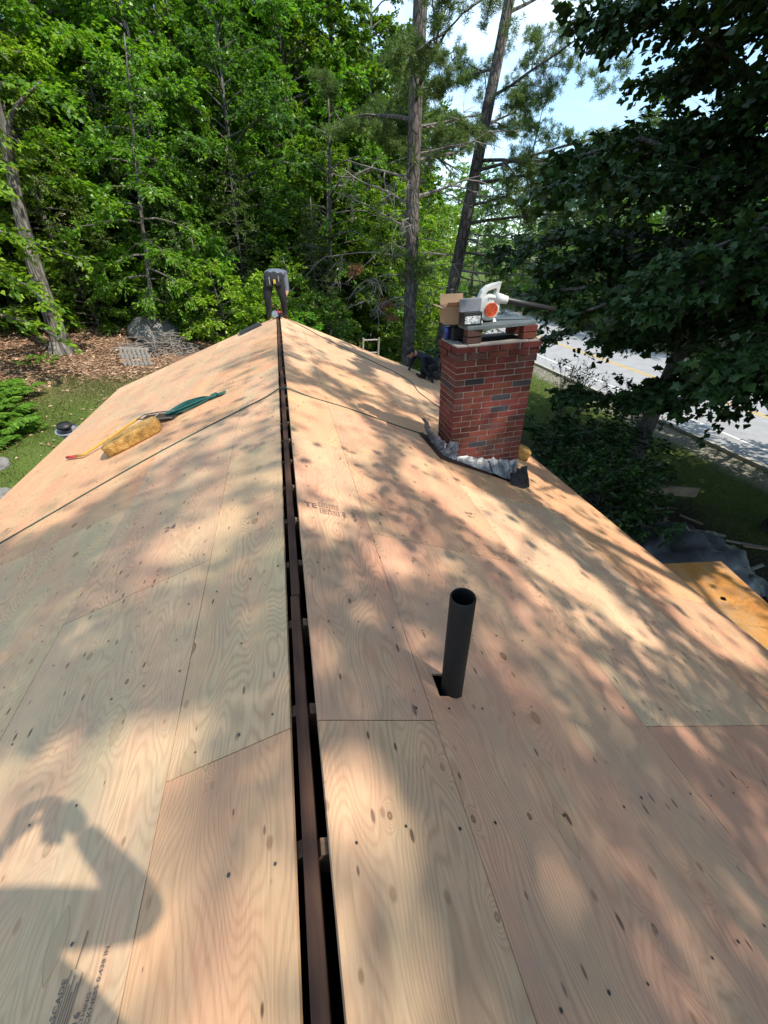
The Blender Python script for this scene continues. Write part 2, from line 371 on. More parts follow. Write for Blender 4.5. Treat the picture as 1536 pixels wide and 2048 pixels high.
def ground_mat():
    t = NT('ground'); tc = t.n('TexCoord').outputs['Object']
    s = t.n('SeparateXYZ', None, Vector=tc); x = s.outputs[0]; y = s.outputs[1]
    n1 = t.n('TexNoise', None, Vector=tc, Scale=.45, Detail=7.0, Roughness=.65).outputs['Fac']
    n2 = t.n('TexNoise', None, Vector=tc, Scale=9.0, Detail=8.0, Roughness=.75).outputs['Fac']
    n3 = t.n('TexNoise', None, Vector=tc, Scale=45.0, Detail=4.0, Roughness=.7).outputs['Fac']
    litter = t.ramp(n2, [(.3, (.055, .032, .02)), (.48, (.17, .10, .065)), (.62, (.29, .19, .125)), (.8, (.40, .30, .21))])
    grass = t.ramp(n3, [(.3, (.035, .06, .012)), (.55, (.095, .14, .025)), (.75, (.19, .19, .06))])
    soil = t.ramp(n2, [(.3, (.018, .013, .010)), (.55, (.05, .036, .026)), (.8, (.10, .078, .055))])
    # lawn on the road side, thin grass beside the left eave, litter in the woods
    lawn = t.n('MapRange', dict(interpolation_type='SMOOTHSTEP'), Value=t.math('MULTIPLY_ADD', n1, 3.0, x), From__Min=11.0, From__Max=12.6).outputs[0]
    far = t.n('MapRange', None, Value=y, From__Min=9.0, From__Max=14.0).outputs[0]
    lawn = t.math('MAXIMUM', lawn, t.math('MULTIPLY', far, t.n('MapRange', None, Value=t.math('MULTIPLY_ADD', n1, 4.0, x), From__Min=5.0, From__Max=7.0).outputs[0]))
    strip = t.n('MapRange', dict(interpolation_type='SMOOTHSTEP'), Value=t.math('ABSOLUTE', t.math('ADD', t.math('MULTIPLY_ADD', n1, 2.4, x), 3.3)), From__Min=1.1, From__Max=2.4, To__Min=1.0, To__Max=0.0).outputs[0]
    strip = t.math('MULTIPLY', strip, t.n('MapRange', None, Value=y, From__Min=13.2, From__Max=10.5).outputs[0])
    leftm = t.n('MapRange', None, Value=x, From__Min=3.0, From__Max=2.0).outputs[0]
    g = t.mix(leftm, soil, litter)
    g = t.mix(t.math('MULTIPLY', strip, t.math('MULTIPLY_ADD', n2, 2.4, .0, clamp=True)), g, grass)
    g = t.mix(t.math('MULTIPLY', lawn, t.math('MULTIPLY_ADD', n2, 2.0, -.15, clamp=True)), g, grass)
    gravel = t.math('MULTIPLY', t.n('MapRange', None, Value=t.math('MULTIPLY_ADD', n1, 1.2, x), From__Min=13.3, From__Max=13.9).outputs[0], t.n('MapRange', None, Value=x, From__Min=27.0, From__Max=26.0).outputs[0])
    g = t.mix(gravel, g, t.ramp(n3, [(.3, (.16, .145, .12)), (.7, (.33, .30, .25))]))
    b = t.bsdf(Base__Color=g, Roughness=.95); b.inputs['Specular IOR Level'].default_value = .15
    bp = t.n('Bump', None, Height=n2, Strength=.8, Distance=.06); t.t.links.new(bp.outputs[0], b.inputs['Normal'])
    return t.done(b.outputs[0])
M_ground = ground_mat()
M_asphalt = simple('asphalt', (.26, .26, .265), .85, var=.35, scale=1.6, bump=.15)
M_white = simple('white_road_paint', (.55, .55, .53), .7, var=.35, scale=6)
M_yellow = simple('yellow_road_paint', (.50, .33, .06), .7, var=.35, scale=6)
M_bark = bark_mat('pine_bark', (.15, .125, .11), (.028, .022, .02), 4, .36)
M_bark2 = bark_mat('grey_bark', (.20, .185, .165), (.05, .042, .036), 9)
M_barkl = bark_mat('pale_ridged_bark', (.23, .205, .18), (.045, .036, .03), 6, .14)
M_twig = simple('dead_twig', (.17, .155, .14), .9, var=.3)
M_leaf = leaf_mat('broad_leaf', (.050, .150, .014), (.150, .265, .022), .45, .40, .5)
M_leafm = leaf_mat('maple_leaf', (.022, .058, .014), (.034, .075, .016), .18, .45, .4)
M_hem = leaf_mat('hemlock_needles', (.036, .100, .022), (.095, .170, .028), .25)
M_pin = leaf_mat('pine_needles', (.065, .135, .03), (.15, .21, .05), .28)
M_dead = leaf_mat('dead_needles', (.30, .12, .05), (.20, .085, .04), .15)
M_fern = leaf_mat('fern_leaf', (.065, .15, .02), (.11, .20, .03), .4)
M_litter = leaf_mat('dry_leaf', (.42, .29, .195), (.22, .125, .08), .1, .9, .1)
M_grassb = leaf_mat('grass_blade', (.06, .10, .02), (.14, .15, .04), .3)
M_stone = simple('field_stone', (.17, .165, .155), .9, var=.5, scale=7, bump=.6)

# ------------------------------------------------------------------ ground and road
def sstep(a, b, x):
    t = np.clip((np.asarray(x, float) - a) / (b - a), 0, 1); return t * t * (3 - 2 * t)
def ground_z(x, y):
    x = np.asarray(x, float); y = np.asarray(y, float)
    bumps = .10 * np.sin(x * .9 + 1.3 * np.sin(y * .5)) * np.sin(y * .8 + .6)
    L = -2.75 + .95 * sstep(5, 14, y) + .05 * np.maximum(0, -x - 5) + .075 * np.maximum(0, y - 15) + bumps
    Rr = -3.9 - .3 * sstep(5, 12.5, x) + bumps * (1 - sstep(9, 12.5, x)) * .6 + .16 * np.maximum(0, x - 26.5)
    w = sstep(-3.5, 4.5, x)
    return L * (1 - w) + Rr * w
def gz(x, y): return float(ground_z(x, y))

gx = np.concatenate([np.arange(-90, -22, 6), np.arange(-22, 30, .5), np.arange(30, 130, 6)])
gy = np.concatenate([np.arange(-60, -4, 4), np.arange(-4, 30, .5), np.arange(30, 160, 5)])
GX, GY = np.meshgrid(gx, gy, indexing='ij')
GV = np.stack([GX, GY, ground_z(GX, GY)], -1).reshape(-1, 3)
ii, jj = np.meshgrid(np.arange(len(gx) - 1), np.arange(len(gy) - 1), indexing='ij')
a = (ii * len(gy) + jj).ravel()
me = mesh_np('ground', GV, np.stack([a, a + len(gy), a + len(gy) + 1, a + 1], -1))
me.polygons.foreach_set('use_smooth', [True] * len(me.polygons))
tag(link('ground', me, None, M_ground), 'leaf littered slope, dark yard and lawn around the house', kind='structure')
# outer land so that the ground reaches the horizon
ol = MB(); z0 = -4.8
ol.add([(-900, -900, z0), (900, -900, z0), (900, 1100, z0), (-900, 1100, z0)], [(0, 1, 2, 3)])
tag(ol.build('far_ground', M_ground), 'low land reaching to the horizon', kind='structure')
ZR = -4.2
def strip(name, x0, x1, z, matl, label, y0=-45, y1=125, segs=None):
    m = MB()
    for (s0, s1) in (segs or [(y0, y1)]):
        m.add([(x0, s0, z), (x1, s0, z), (x1, s1, z), (x0, s1, z)], [(0, 1, 2, 3)])
    return tag(m.build(name, matl), label, kind='structure')
strip('road', 14.4, 24.6, ZR + .006, M_asphalt, 'grey asphalt road running beside the house')
strip('road_edge_line', 15.75, 15.90, ZR + .012, M_white, 'white edge line on the near side of the road')
strip('road_edge_line', 24.0, 24.12, ZR + .012, M_white, 'white edge line on the far side of the road')
strip('road_centre_line', 19.2, 19.32, ZR + .012, M_yellow, 'double yellow centre line of the road')
strip('road_centre_line', 19.46, 19.58, ZR + .012, M_yellow, 'double yellow centre line of the road')
kb = MB(); kb.box((14.3, 40, ZR + .05), (.18, 170, .14))
tag(kb.build('kerb', simple('kerb_concrete', (.36, .33, .28), .9, var=.4, scale=3), bevel=.02), 'pale kerb along the near side of the road', kind='structure')

# ------------------------------------------------------------------ house
SR, SL = .395, .40                       # slopes
LR, LL = math.hypot(1, SR), math.hypot(1, SL)
YF, YN = 9.94, -1.9
house = empty('house', (0, 0, 0), label='house whose long gable roof is newly covered in bare plywood sheets', cat='house')
MR = Matrix(((1 / LR, 0, SR / LR), (0, 1, 0), (-SR / LR, 0, 1 / LR)))
ML = Matrix(((-1 / LL, 0, -SL / LL), (0, -1, 0), (-SL / LL, 0, 1 / LL)))
def roof(side, along, y, lift=0.0):
    """point on the deck"""
    if side > 0: return Vector((along / LR + lift * SR / LR, y, -along * SR / LR + lift / LR))
    return Vector((-along / LL - lift * SL / LL, y, -along * SL / LL + lift / LL))
def roofx(side, x, y, lift=0.0):
    return roof(side, abs(x) * (LR if side > 0 else LL), y, lift)

def sheet(side, a0, a1, y0, y1, tint, hole=None, lift=0.0):
    T = .0125; g = .0016
    a0 += g; a1 -= g; y0 += g; y1 -= g
    W, L = a1 - a0, y1 - y0
    m = MB()
    if hole is None:
        m.box((W / 2, L / 2, -T / 2), (W, L, T))
    else:
        hx0, hx1, hy0, hy1 = hole[0] - a0, hole[1] - a0, hole[2] - y0, hole[3] - y0
        xs, ys = [0, hx0, hx1, W], [0, hy0, hy1, L]
        V = [(x, y, z) for z in (0, -T) for x in xs for y in ys]; F = []
        idx = lambda i, j, k: k * 16 + i * 4 + j
        for i in range(3):
            for j in range(3):
                if (i, j) == (1, 1): continue
                F.append((idx(i, j, 0), idx(i + 1, j, 0), idx(i + 1, j + 1, 0), idx(i, j + 1, 0)))
                F.append((idx(i, j + 1, 1), idx(i + 1, j + 1, 1), idx(i + 1, j, 1), idx(i, j, 1)))
        def wall(p, q): F.append((idx(*p, 1), idx(*q, 1), idx(*q, 0), idx(*p, 0)))
        for i in range(3): wall((i, 0), (i + 1, 0)); wall((i + 1, 3), (i, 3))
        for j in range(3): wall((3, j), (3, j + 1)); wall((0, j + 1), (0, j))
        wall((2, 1), (1, 1)); wall((1, 2), (2, 2)); wall((1, 1), (1, 2)); wall((2, 2), (2, 1))
        m.add(V, F)
    o = m.build('plywood_sheet', M_ply, house)
    p = roof(side, a0, y0 if side > 0 else y1, lift)
    o.matrix_local = Matrix.Translation(p) @ (MR if side > 0 else ML).to_4x4()
    o.color = c4(tint); return o

PINK = (1.0, .87, .81); TAN = (1.0, .93, .84); GREEN = (1.06, 1.03, .88); PALE = (1.10, 1.06, .98); ROSE = (.86, .71, .69); WARM = (1.06, .90, .74)

SHEETS = {}
def row(side, a0, a1, joints, tl, key, hole=None):
    ys = [YN] + joints + [YF]
    for i in range(len(ys) - 1):
        h = hole if hole and ys[i] < hole[2] < ys[i + 1] else None
        SHEETS[(key, i)] = sheet(side, a0, a1, ys[i], ys[i + 1], tl[i % len(tl)], h, lift=rnd.uniform(-.0012, .0012))
HOLE = (.555, .668, .832, .935)
row(1, .032, .49, [.73, 3.17, 5.61, 8.05], [TAN, PINK, WARM, TAN, PALE], 'R0')
row(1, .49, 1.71, [-.51, 1.93, 4.37, 6.81, 9.25], [TAN, PINK, (1.0, .85, .76), WARM, TAN, PALE], 'R1', HOLE)
row(1, 1.71, 3.02, [.70, 3.14, 5.58, 8.02], [ROSE, (1.04, 1.0, .93), WARM, TAN, TAN], 'R2')
row(1, 3.02, 4.16, [-.55, 1.89, 4.33, 6.77, 9.21], [TAN, (.90, .77, .69), (1.0, .82, .66), WARM, TAN, PALE], 'R3')
row(-1, .065, .522, [.73, 3.17, 5.61, 8.05], [WARM, GREEN, TAN, WARM, TAN], 'L0')
row(-1, .522, 1.45, [-.56, 1.88, 4.32, 6.76, 9.20], [TAN, (1.02, 1.0, .89), TAN, WARM, TAN, PALE], 'L1')
row(-1, 1.45, 2.67, [.68, 3.12, 5.56, 8.0], [TAN, GREEN, WARM, TAN, TAN], 'L2')
row(-1, 2.67, 3.92, [-.55, 1.90, 4.34, 6.78, 9.22], [TAN, TAN, WARM, WARM, TAN, PALE], 'L3')

# ridge board, rafters, fascia, attic
rb = MB()
for y0, y1, dx in ((YN, 1.32, 0), (1.325, 5.2, .004), (5.205, YF - .05, -.003)):
    rb.box((-.021 + dx, (y0 + y1) / 2, -.012 - .09), (.038, y1 - y0, .18))
rb.build('ridge_board', M_board, house, bevel=.003)
RY = [.40 - .39 * 5 + .39 * k for k in range(30)]
raf = MB(); raf.box((.46, 0, -.075), (.90, .038, .13)); raf_me = raf.mesh('rafter'); raf_me.materials.append(M_rafter)
for y in RY:
    for side in (1, -1):
        o = link('rafter', raf_me, house)
        o.matrix_local = Matrix.Translation(roof(side, .008 if side > 0 else .048, y + (.012 if side < 0 else 0), -.0185)) @ (MR if side > 0 else ML).to_4x4()
        k = rnd.uniform(.75, 1.25); o.color = (k, k * .95, k * .9, 1)
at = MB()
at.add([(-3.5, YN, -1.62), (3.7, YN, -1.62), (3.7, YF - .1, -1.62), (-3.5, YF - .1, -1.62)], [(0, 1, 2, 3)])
at.build('attic_dark_sheet', M_dark, house)  # black sheet paints the attic's darkness behind ridge slot and joints
M_side = wood_mat('grey_siding', (.30, .30, .29), (.22, .22, .21))
wl = MB()
for k in range(17):                                     # lapped siding courses
    z = -1.75 - k * .14
    wl.box((3.58, (YN + YF) / 2, z), (.03 + .006 * (k % 2), YF - YN - .3, .136))
    wl.box((-3.38, (YN + YF) / 2, z), (.03 + .006 * (k % 2), YF - YN - .3, .136))
    wl.box((.1, YF - .16, z), (6.9, .03 + .006 * (k % 2), .136))
    wl.box((.1, YN + .16, z), (6.9, .03 + .006 * (k % 2), .136))
wl.build('wall', M_side, house)
gb = MB()
for yy in (YF - .16, YN + .16):
    gb.add([(-3.4, yy, -1.7), (3.6, yy, -1.7), (3.6, yy, -1.46), (0, yy, -.06), (-3.4, yy, -1.40)], [(0, 1, 2, 3, 4)])
gb.build('gable_wall', M_side, house)
for side, al in ((1, 4.135), (-1, 3.895)):
    fb = MB(); fb.box((0, (YN + YF) / 2, 0), (.022, YF - YN, .14))
    o = fb.build('fascia_board', M_fascia, house); p = roof(side, al, 0, -.09); o.location = (p.x, 0, p.z)
for side, al in ((1, 4.15), (-1, 3.9)):
    for yy in (YF - .02, YN + .02):
        fb = MB(); fb.box((al / 2, 0, -.095), (al, .022, .15))
        o = fb.build('rake_board', M_fascia, house); o.matrix_local = Matrix.Translation(roof(side, .0, yy)) @ (MR if side > 0 else ML).to_4x4()
# nail heads along the rafter lines
nl = MB()
for y in RY:
    for side, amax in ((1, 4.1), (-1, 3.85)):
        a = .12
        while a < amax:
            if rnd.random() < .85 and y < 5:
                p = roof(side, a + rnd.uniform(-.02, .02), y + rnd.uniform(-.014, .014), .0022); Mx = (MR if side > 0 else ML)
                rr = rnd.uniform(.004, .006)
                nl.add([p + Mx @ Vector((rr * math.cos(t * 1.0472), rr * math.sin(t * 1.0472), 0)) for t in range(6)], [(0, 1, 2, 3, 4, 5) if side > 0 else (0, 1, 2, 3, 4, 5)])
            a += .155 if rnd.random() < .6 else .3
tag(nl.build('nail_heads', M_nail, house), kind='stuff')

# panel stamps (flat ink print)
def text_mesh(txt, size, bold=0, shear=0):
    cu = bpy.data.curves.new('t', 'FONT'); cu.body = txt; cu.size = size; cu.offset = bold; cu.shear = shear; cu.resolution_u = 2
    ob = bpy.data.objects.new('t', cu); col.objects.link(ob)
    bpy.context.view_layer.update()
    me = bpy.data.meshes.new_from_object(ob.evaluated_get(bpy.context.evaluated_depsgraph_get()))
    bpy.data.objects.remove(ob)
    V = [tuple(v.co) for v in me.vertices]; F = [tuple(p.vertices) for p in me.polygons]; bpy.data.meshes.remove(me)
    return V, F
def stamp(side, key, lines, along, y, dirv, size_rot, matl, bars=()):
    """lines: (text, size, u, v); dirv: reading direction angle in deck plane (deg from down-slope towards +Y)"""
    sh = SHEETS[key]; m = MB()
    for txt, size, u, v in lines:
        V, F = text_mesh(txt, size, bold=size * .012)
        m.add([(p[0] + u, p[1] + v, 0) for p in V], F)
    for (u, v, w, h) in bars:
        m.add([(u, v, 0), (u + w, v, 0), (u + w, v + h, 0), (u, v + h, 0)], [(0, 1, 2, 3)])
    o = m.build('panel_stamp', matl)
    base = (MR if side > 0 else ML).to_4x4()
    mw = Matrix.Translation(roof(side, along, y, .0026)) @ base @ Matrix.Rotation(R_(dirv), 4, 'Z')
    o.parent = sh; o.matrix_parent_inverse = Matrix.Identity(4)
    o.matrix_local = sh.matrix_local.inverted() @ mw
    return o
# lower left sheet: words run along the sheet
bars = [(.0, .062 + .0075 * k, .12 - .015 * (k % 3), .0026) for k in range(5)] + [(.13, .088, .07, .003), (-.02, .100, .15, .0022)]
stamp(-1, ('L1', 1), [('THICKNESS 0.438 IN.', .0175, 0, 0), ('SHEATHING', .015, .0, .018), ('32/16', .024, .0, .034), ('CASCADE', .022, .02, .105)], .605, .215, -95, 0, M_ink, bars)
# ridge sheet on the right: row of boxed marks
def boxmarks():
    out = []
    def fr(u, v, w, h, t=.005):
        out.extend([(u, v, w, t), (u, v + h - t, w, t), (u, v + t, t, h - 2 * t), (u + w - t, v + t, t, h - 2 * t)])
    for (u, v) in ((.085, .045), (.155, .045), (.085, -.025), (.155, -.025)):
        fr(u, v, .058, .05); fr(u + .016, v + .016, .026, .018, .004)
    for k in range(5): out.append((.235 + (k % 2) * .006, -.03 + k * .014, .02, .007))
    for k in range(7): out.append((.30 + (k % 3) * .005, -.05 + k * .015, .022, .007))
    return out
stamp(1, ('R0', 1), [('TE', .075, -.01, .02)], .085, 2.06, 2, 0, M_inkf, boxmarks())
stamp(1, ('R1', 2), [('EXP 1', .05, 0, 0), ('PS 1', .04, 0, -.05)], 1.50, 2.52, 8, 0, M_inkf)
stamp(-1, ('L1', 2), [('24', .09, 0, 0)], .95, 2.42, 183, 0, M_inkf)

# vent pipe, a tube open at the top, standing in its square hole
vp = MB()
ro, ri, h0, h1 = .0455, .0392, -.35, .545
vp.lathe([(ro, h0), (ro, h1 - .004), (ro - .002, h1), (ri + .001, h1), (ri, h1 - .004), (ri, h0)], 40)
VP_BASE = Vector((.585, .868, -.235))
VP_AX = Vector((-.045, .012, 1)).normalized()
vpo = vp.build('vent_pipe', M_pipe, house, smooth=True)
vpo.matrix_local = Matrix.Translation(VP_BASE) @ VP_AX.to_track_quat('Z', 'Y').to_matrix().to_4x4()
vpo['label'] = 'black plastic vent pipe standing in a square hole of the deck'

# ------------------------------------------------------------------ chimney
CH = Matrix.Translation((1.79, 3.87, -.72)) @ Matrix.Rotation(R_(-3.5), 4, 'Y')     # slight lean
CW, CD = .88, .435
CT = 1.215                                              # height of the top above the origin
ch_core = MB()
ch_core.box((CW / 2, CD / 2, (CT - .20 - .5) / 2), (CW - .014, CD - .014, CT - .20 + .5))
ch_core.box((CW / 2, CD / 2, CT - .105), (CW - .004, CD - .004, .19))
chim = ch_core.build('chimney', [M_mortar], house)
chim.matrix_local = CH
chim['label'] = 'red brick chimney with scattered charcoal bricks and a stepped top'
BL_, BW_, BH_ = .2125, .1013, .0570
def brick_mesh(l):
    m = MB(); m.box((0, 0, 0), (l, BW_, BH_)); me = m.mesh('brick')
    bm = bmesh.new(); bm.from_mesh(me); bmesh.ops.bevel(bm, geom=list(bm.edges), offset=.003, segments=1, affect='EDGES'); bm.to_mesh(me); bm.free()
    me.materials.append(M_brick); return me
brick_me = brick_mesh(BL_)
def brick_col(dark_p=.085):
    k = rnd.random()
    if k < dark_p: return (.040, .038, .042, 1)
    if k < dark_p + .14: return (.10, .045, .036, 1)
    f = rnd.uniform(.8, 1.2)
    return (.130 * f, .034 * f * rnd.uniform(.85, 1.2), .025 * f, 1)
crs = .0657
ncr = 25
for k in range(ncr):
    zc = CT - BH_ / 2 - k * crs
    c = (.034, .026, .014)[k] if k < 3 else 0.0
    ex, ey = 1 + 2 * c / CW, 1 + 2 * c / CD
    pl = []
    if k % 2 == 0:
        for i in range(4):
            x = BL_ / 2 + i * (BL_ + .01)
            pl += [(x, BW_ / 2, 0), (x, CD - BW_ / 2, 0)]
        pl += [(BW_ / 2, CD / 2, 1), (CW - BW_ / 2, CD / 2, 1)]
    else:
        for i in range(3):
            x = BW_ + .01 + BL_ / 2 + i * (BL_ + .01)
            pl += [(x, BW_ / 2, 0), (x, CD - BW_ / 2, 0)]
        for x in (BW_ / 2, CW - BW_ / 2):
            pl += [(x, BL_ / 2, 1), (x, CD - BL_ / 2, 1)]
    for x, y, r in pl:
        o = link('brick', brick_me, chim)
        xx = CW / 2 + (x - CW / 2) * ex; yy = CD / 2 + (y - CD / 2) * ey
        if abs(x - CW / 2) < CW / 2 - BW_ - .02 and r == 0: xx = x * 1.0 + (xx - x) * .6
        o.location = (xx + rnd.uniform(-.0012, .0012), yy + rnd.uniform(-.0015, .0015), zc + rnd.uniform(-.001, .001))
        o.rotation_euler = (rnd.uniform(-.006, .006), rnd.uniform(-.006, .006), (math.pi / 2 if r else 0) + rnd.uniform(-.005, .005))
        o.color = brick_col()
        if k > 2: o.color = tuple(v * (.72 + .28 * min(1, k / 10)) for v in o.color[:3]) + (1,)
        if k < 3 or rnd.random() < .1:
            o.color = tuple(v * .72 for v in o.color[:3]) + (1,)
# mortar wash on top, black panel for the dark of the flue, brick piers
mw_ = MB()
for i, (x0, x1, y0, y1) in enumerate(((.11, .77, -.01, .10), (.11, .77, .335, .44), (-.01, .105, -.01, .44), (.775, .89, -.01, .44))):
    mw_.box(((x0 + x1) / 2, (y0 + y1) / 2, CT + .006 - .002 * i), (x1 - x0, y1 - y0, .022))
mw_.build('mortar_wash', simple('pale_mortar', (.22, .20, .175), .95, var=.55, scale=9, bump=.5), chim, bevel=.006)
fl = MB(); fl.box((.44, .2175, CT + .0025), (.64, .22, .012)); fl.build('flue_dark_panel', M_dark, chim)  # solid panel, flue darkness painted as black
for (x, y) in ((.185, .07), (.785, .07), (.16, .375), (.80, .375)):
    for k in range(2):
        o = link('brick', brick_me, chim); o.location = (x + rnd.uniform(-.006, .006), y + rnd.uniform(-.004, .004), CT + .050 + k * .066)
        o.scale = (.72, 1, 1.03); o.rotation_euler = (0, 0, rnd.uniform(-.04, .04)); o.color = brick_col(.05) if x > .5 else (.06, .03, .026, 1)
# torn lead flashing: crumpled strips at the foot
def crumple(name, pts, matl, thick=.004, jag=.012, seed=0, parent=None, nseg=4, lift=.02):
    """pts: list of (bottom, top) world pairs along the strip, made uneven"""
    r2 = random.Random(seed); P = []
    for i in range(len(pts) - 1):
        for k in range(nseg):
            t = k / nseg
            P.append((Vector(pts[i][0]).lerp(Vector(pts[i + 1][0]), t), Vector(pts[i][1]).lerp(Vector(pts[i + 1][1]), t)))
    P.append((Vector(pts[-1][0]), Vector(pts[-1][1])))
    rows = 5; V = []; F = []
    for a, b in P:
        j = Vector((r2.uniform(-1, 1), r2.uniform(-1, 1), r2.uniform(-1, 1))) * jag
        for q in range(rows):
            t = q / (rows - 1)
            p = a.lerp(b, t) + Vector((r2.uniform(-1, 1), r2.uniform(-1, 1), r2.uniform(-1, 1))) * jag * (.35 + .65 * t) + j * t
            V.append(p)
    n = len(P)
    for i in range(n - 1):
        for q in range(rows - 1): F.append((i * rows + q, (i + 1) * rows + q, (i + 1) * rows + q + 1, i * rows + q + 1))
    m = MB(); m.add(V, F); me = m.mesh(name); me.materials.append(matl)
    o = link(name, me, parent)
    sm = o.modifiers.new('thick', 'SOLIDIFY'); sm.thickness = thick
    return o
CHI = CH.inverted()
def flash(name, pts, matl, **k):
    pts = [(CHI @ Vector(a), CHI @ Vector(b)) for a, b in pts]
    return crumple(name, pts, matl, parent=chim, **k)
rp = lambda x, y, l=0.0: roofx(1, x, y, l)
# left side: upright crumpled sheet and its bent corner
flash('flashing', [(rp(1.70, 4.42, .01), Vector((1.60, 4.40, -.42))), (rp(1.66, 4.2, .01), Vector((1.62, 4.2, -.47))), (rp(1.67, 3.98, .01), Vector((1.68, 3.97, -.50))), (rp(1.70, 3.83, .01), Vector((1.735, 3.83, -.52)))], M_lead, seed=3, jag=.020)
flash('flashing', [(rp(1.70, 3.83, .012), Vector((1.735, 3.83, -.50))), (rp(1.78, 3.81, .012), Vector((1.81, 3.83, -.51))), (rp(1.83, 3.80, .012), Vector((1.86, 3.835, -.53)))], M_lead, seed=5, jag=.018)
# front apron, lower and lower to the right
flash('flashing', [(rp(1.84, 3.80, .01), Vector((1.86, 3.84, -.665))), (rp(2.05, 3.74, .015), Vector((2.06, 3.845, -.70))), (rp(2.28, 3.72, .015), Vector((2.29, 3.85, -.76)))], M_lead, seed=8, jag=.014)
flash('flashing', [(rp(2.26, 3.70, .03), Vector((2.27, 3.835, -.74))), (rp(2.45, 3.68, .02), Vector((2.46, 3.84, -.77))), (rp(2.66, 3.70, .02), Vector((2.66, 3.85, -.80)))], M_lead, seed=9, jag=.014)
flash('torn_flashing', [(rp(2.46, 3.56, .01), Vector((2.50, 3.66, -.86))), (rp(2.60, 3.55, .015), Vector((2.62, 3.68, -.84))), (rp(2.76, 3.62, .01), Vector((2.72, 3.74, -.82)))], M_tar, seed=12, jag=.03)
# old deck edge and tar strip showing in the cut around the chimney
st = MB()
def quadstrip(a, b, w0, w1, z):
    a = Vector(a); b = Vector(b)
tr = [(rp(1.60, 4.45, .004), rp(1.55, 3.72, .004)), (rp(1.60, 3.60, .004), rp(2.62, 3.52, .004))]
st.add([rp(1.56, 4.46, .006), rp(1.71, 4.46, .006), rp(1.71, 3.80, .006), rp(1.60, 3.70, .006)], [(3, 2, 1, 0)])
st.add([rp(1.60, 3.70, .0062), rp(1.70, 3.84, .0062), rp(2.70, 3.84, .0062), rp(2.66, 3.64, .0062)], [(0, 3, 2, 1)])
o = st.build('cut_strip', M_board, chim); o.matrix_local = CHI

# ------------------------------------------------------------------ things on top of the chimney
def on_chimney(o, u, v, w, rz=0):
    o.matrix_world = CH @ Matrix.Translation((u, v, w)) @ Matrix.Rotation(R_(rz), 4, 'Z'); return o
SZ = CT + .147                       # underside of the slab
sl = MB()
sp_ = [(.10, .02), (.30, -.005), (.55, .0), (.84, .035), (.865, .22), (.85, .40), (.62, .44), (.33, .425), (.12, .40), (.085, .2)]
sl.prism(sp_, 0, .034)
slab = sl.build('stone_slab', M_slab, bevel=.005)
on_chimney(slab, 0, 0, SZ)
tag(slab, 'thin grey bluestone slab laid over the brick piers on the chimney top', 'stone slab')
TZ = SZ + .034

# leaf blower
M_bw = simple('dirty_white_plastic', (.55, .55, .52), .45, var=.22, scale=14)
M_bo = simple('orange_plastic', (.62, .10, .035), .5, var=.15)
M_bk = simple('blower_black', (.02, .02, .022), .4)
blow = empty('leaf_blower', label='white leaf blower with orange round grille and long black tube on the slab', cat='leaf blower')
on_chimney(blow, .375, .155, TZ, 4); blow.scale = (.84, .84, .76)
# local axes: x right, y away, z up; the grille faces -y
def rotx(a): return Matrix.Rotation(R_(a), 4, 'X')
hs = MB()
prof = []
Mh = Matrix.Translation((0, .07, .165)) @ rotx(90)
n = 40
ring = []
for lay, (yy, sc) in enumerate(((-.062, .80), (-.058, .90), (-.045, .97), (-.02, 1.0), (.03, 1.0), (.055, .96), (.065, .85))):
    V = []
    for i in range(n):
        a = 2 * math.pi * i / n
        rr = .142 + .020 * ((a / (2 * math.pi) + .35) % 1.0)
        V.append((rr * sc * math.cos(a) * .94, yy + .05, .168 + rr * sc * math.sin(a) * 1.06))
    ring.append(V)
allv = [p for V in ring for p in V]; F = []
for l in range(len(ring) - 1):
    for i in range(n):
        j = (i + 1) % n
        F.append((l * n + i, l * n + j, (l + 1) * n + j, (l + 1) * n + i))
F.append(tuple(range(n - 1, -1, -1))); F.append(tuple((len(ring) - 1) * n + i for i in range(n)))
hs.add(allv, F)
hs.build('housing', M_bw, blow, smooth=True)
def ring_prism(m, outer, inner, y0, y1):
    n = len(outer); V = [(x, y, z) for y in (y0, y1) for x, z in outer] + [(x, y, z) for y in (y0, y1) for x, z in inner]; F = []
    for i in range(n):
        j = (i + 1) % n
        F += [(i, j, 2 * n + j, 2 * n + i), (n + j, n + i, 3 * n + i, 3 * n + j), (j, i, n + i, n + j), (2 * n + i, 2 * n + j, 3 * n + j, 3 * n + i)]
    m.add(V, F)
tr = MB()
ring_prism(tr, [(-.145, .20), (-.135, .30), (-.105, .375), (-.05, .425), (.03, .445), (.138, .462), (.128, .40), (.112, .33), (.115, .25), (.0, .24)],
           [(-.062, .298), (-.060, .312), (-.052, .338), (-.030, .362), (.02, .378), (.078, .388), (.084, .372), (.072, .325), (.055, .300), (.0, .290)], .018, .082)
tr.box((-.118, .05, .15), (.075, .085, .19)); tr.box((.10, .055, .25), (.09, .08, .07))
tr.build('handle', M_bw, blow, bevel=.010)
tg = MB(); tg.tube(spline([(-.035, .055, .355), (.02, .055, .385), (.075, .055, .375)], 5), .012, 8)
tg.build('throttle_trigger', simple('tan_trigger', (.30, .20, .10), .6), blow, smooth=True)
ft = MB()
for x in (-.095, .085):
    ft.box((x, .03, .022), (.05, .075, .044), taper=.55); ft.box((x, .08, .022), (.045, .05, .044), taper=.6)
ft.build('foot', M_bw, blow, bevel=.006)
gr = MB()
gc = (.012, -.016, .150)
Mg = Matrix.Translation(gc) @ rotx(90)
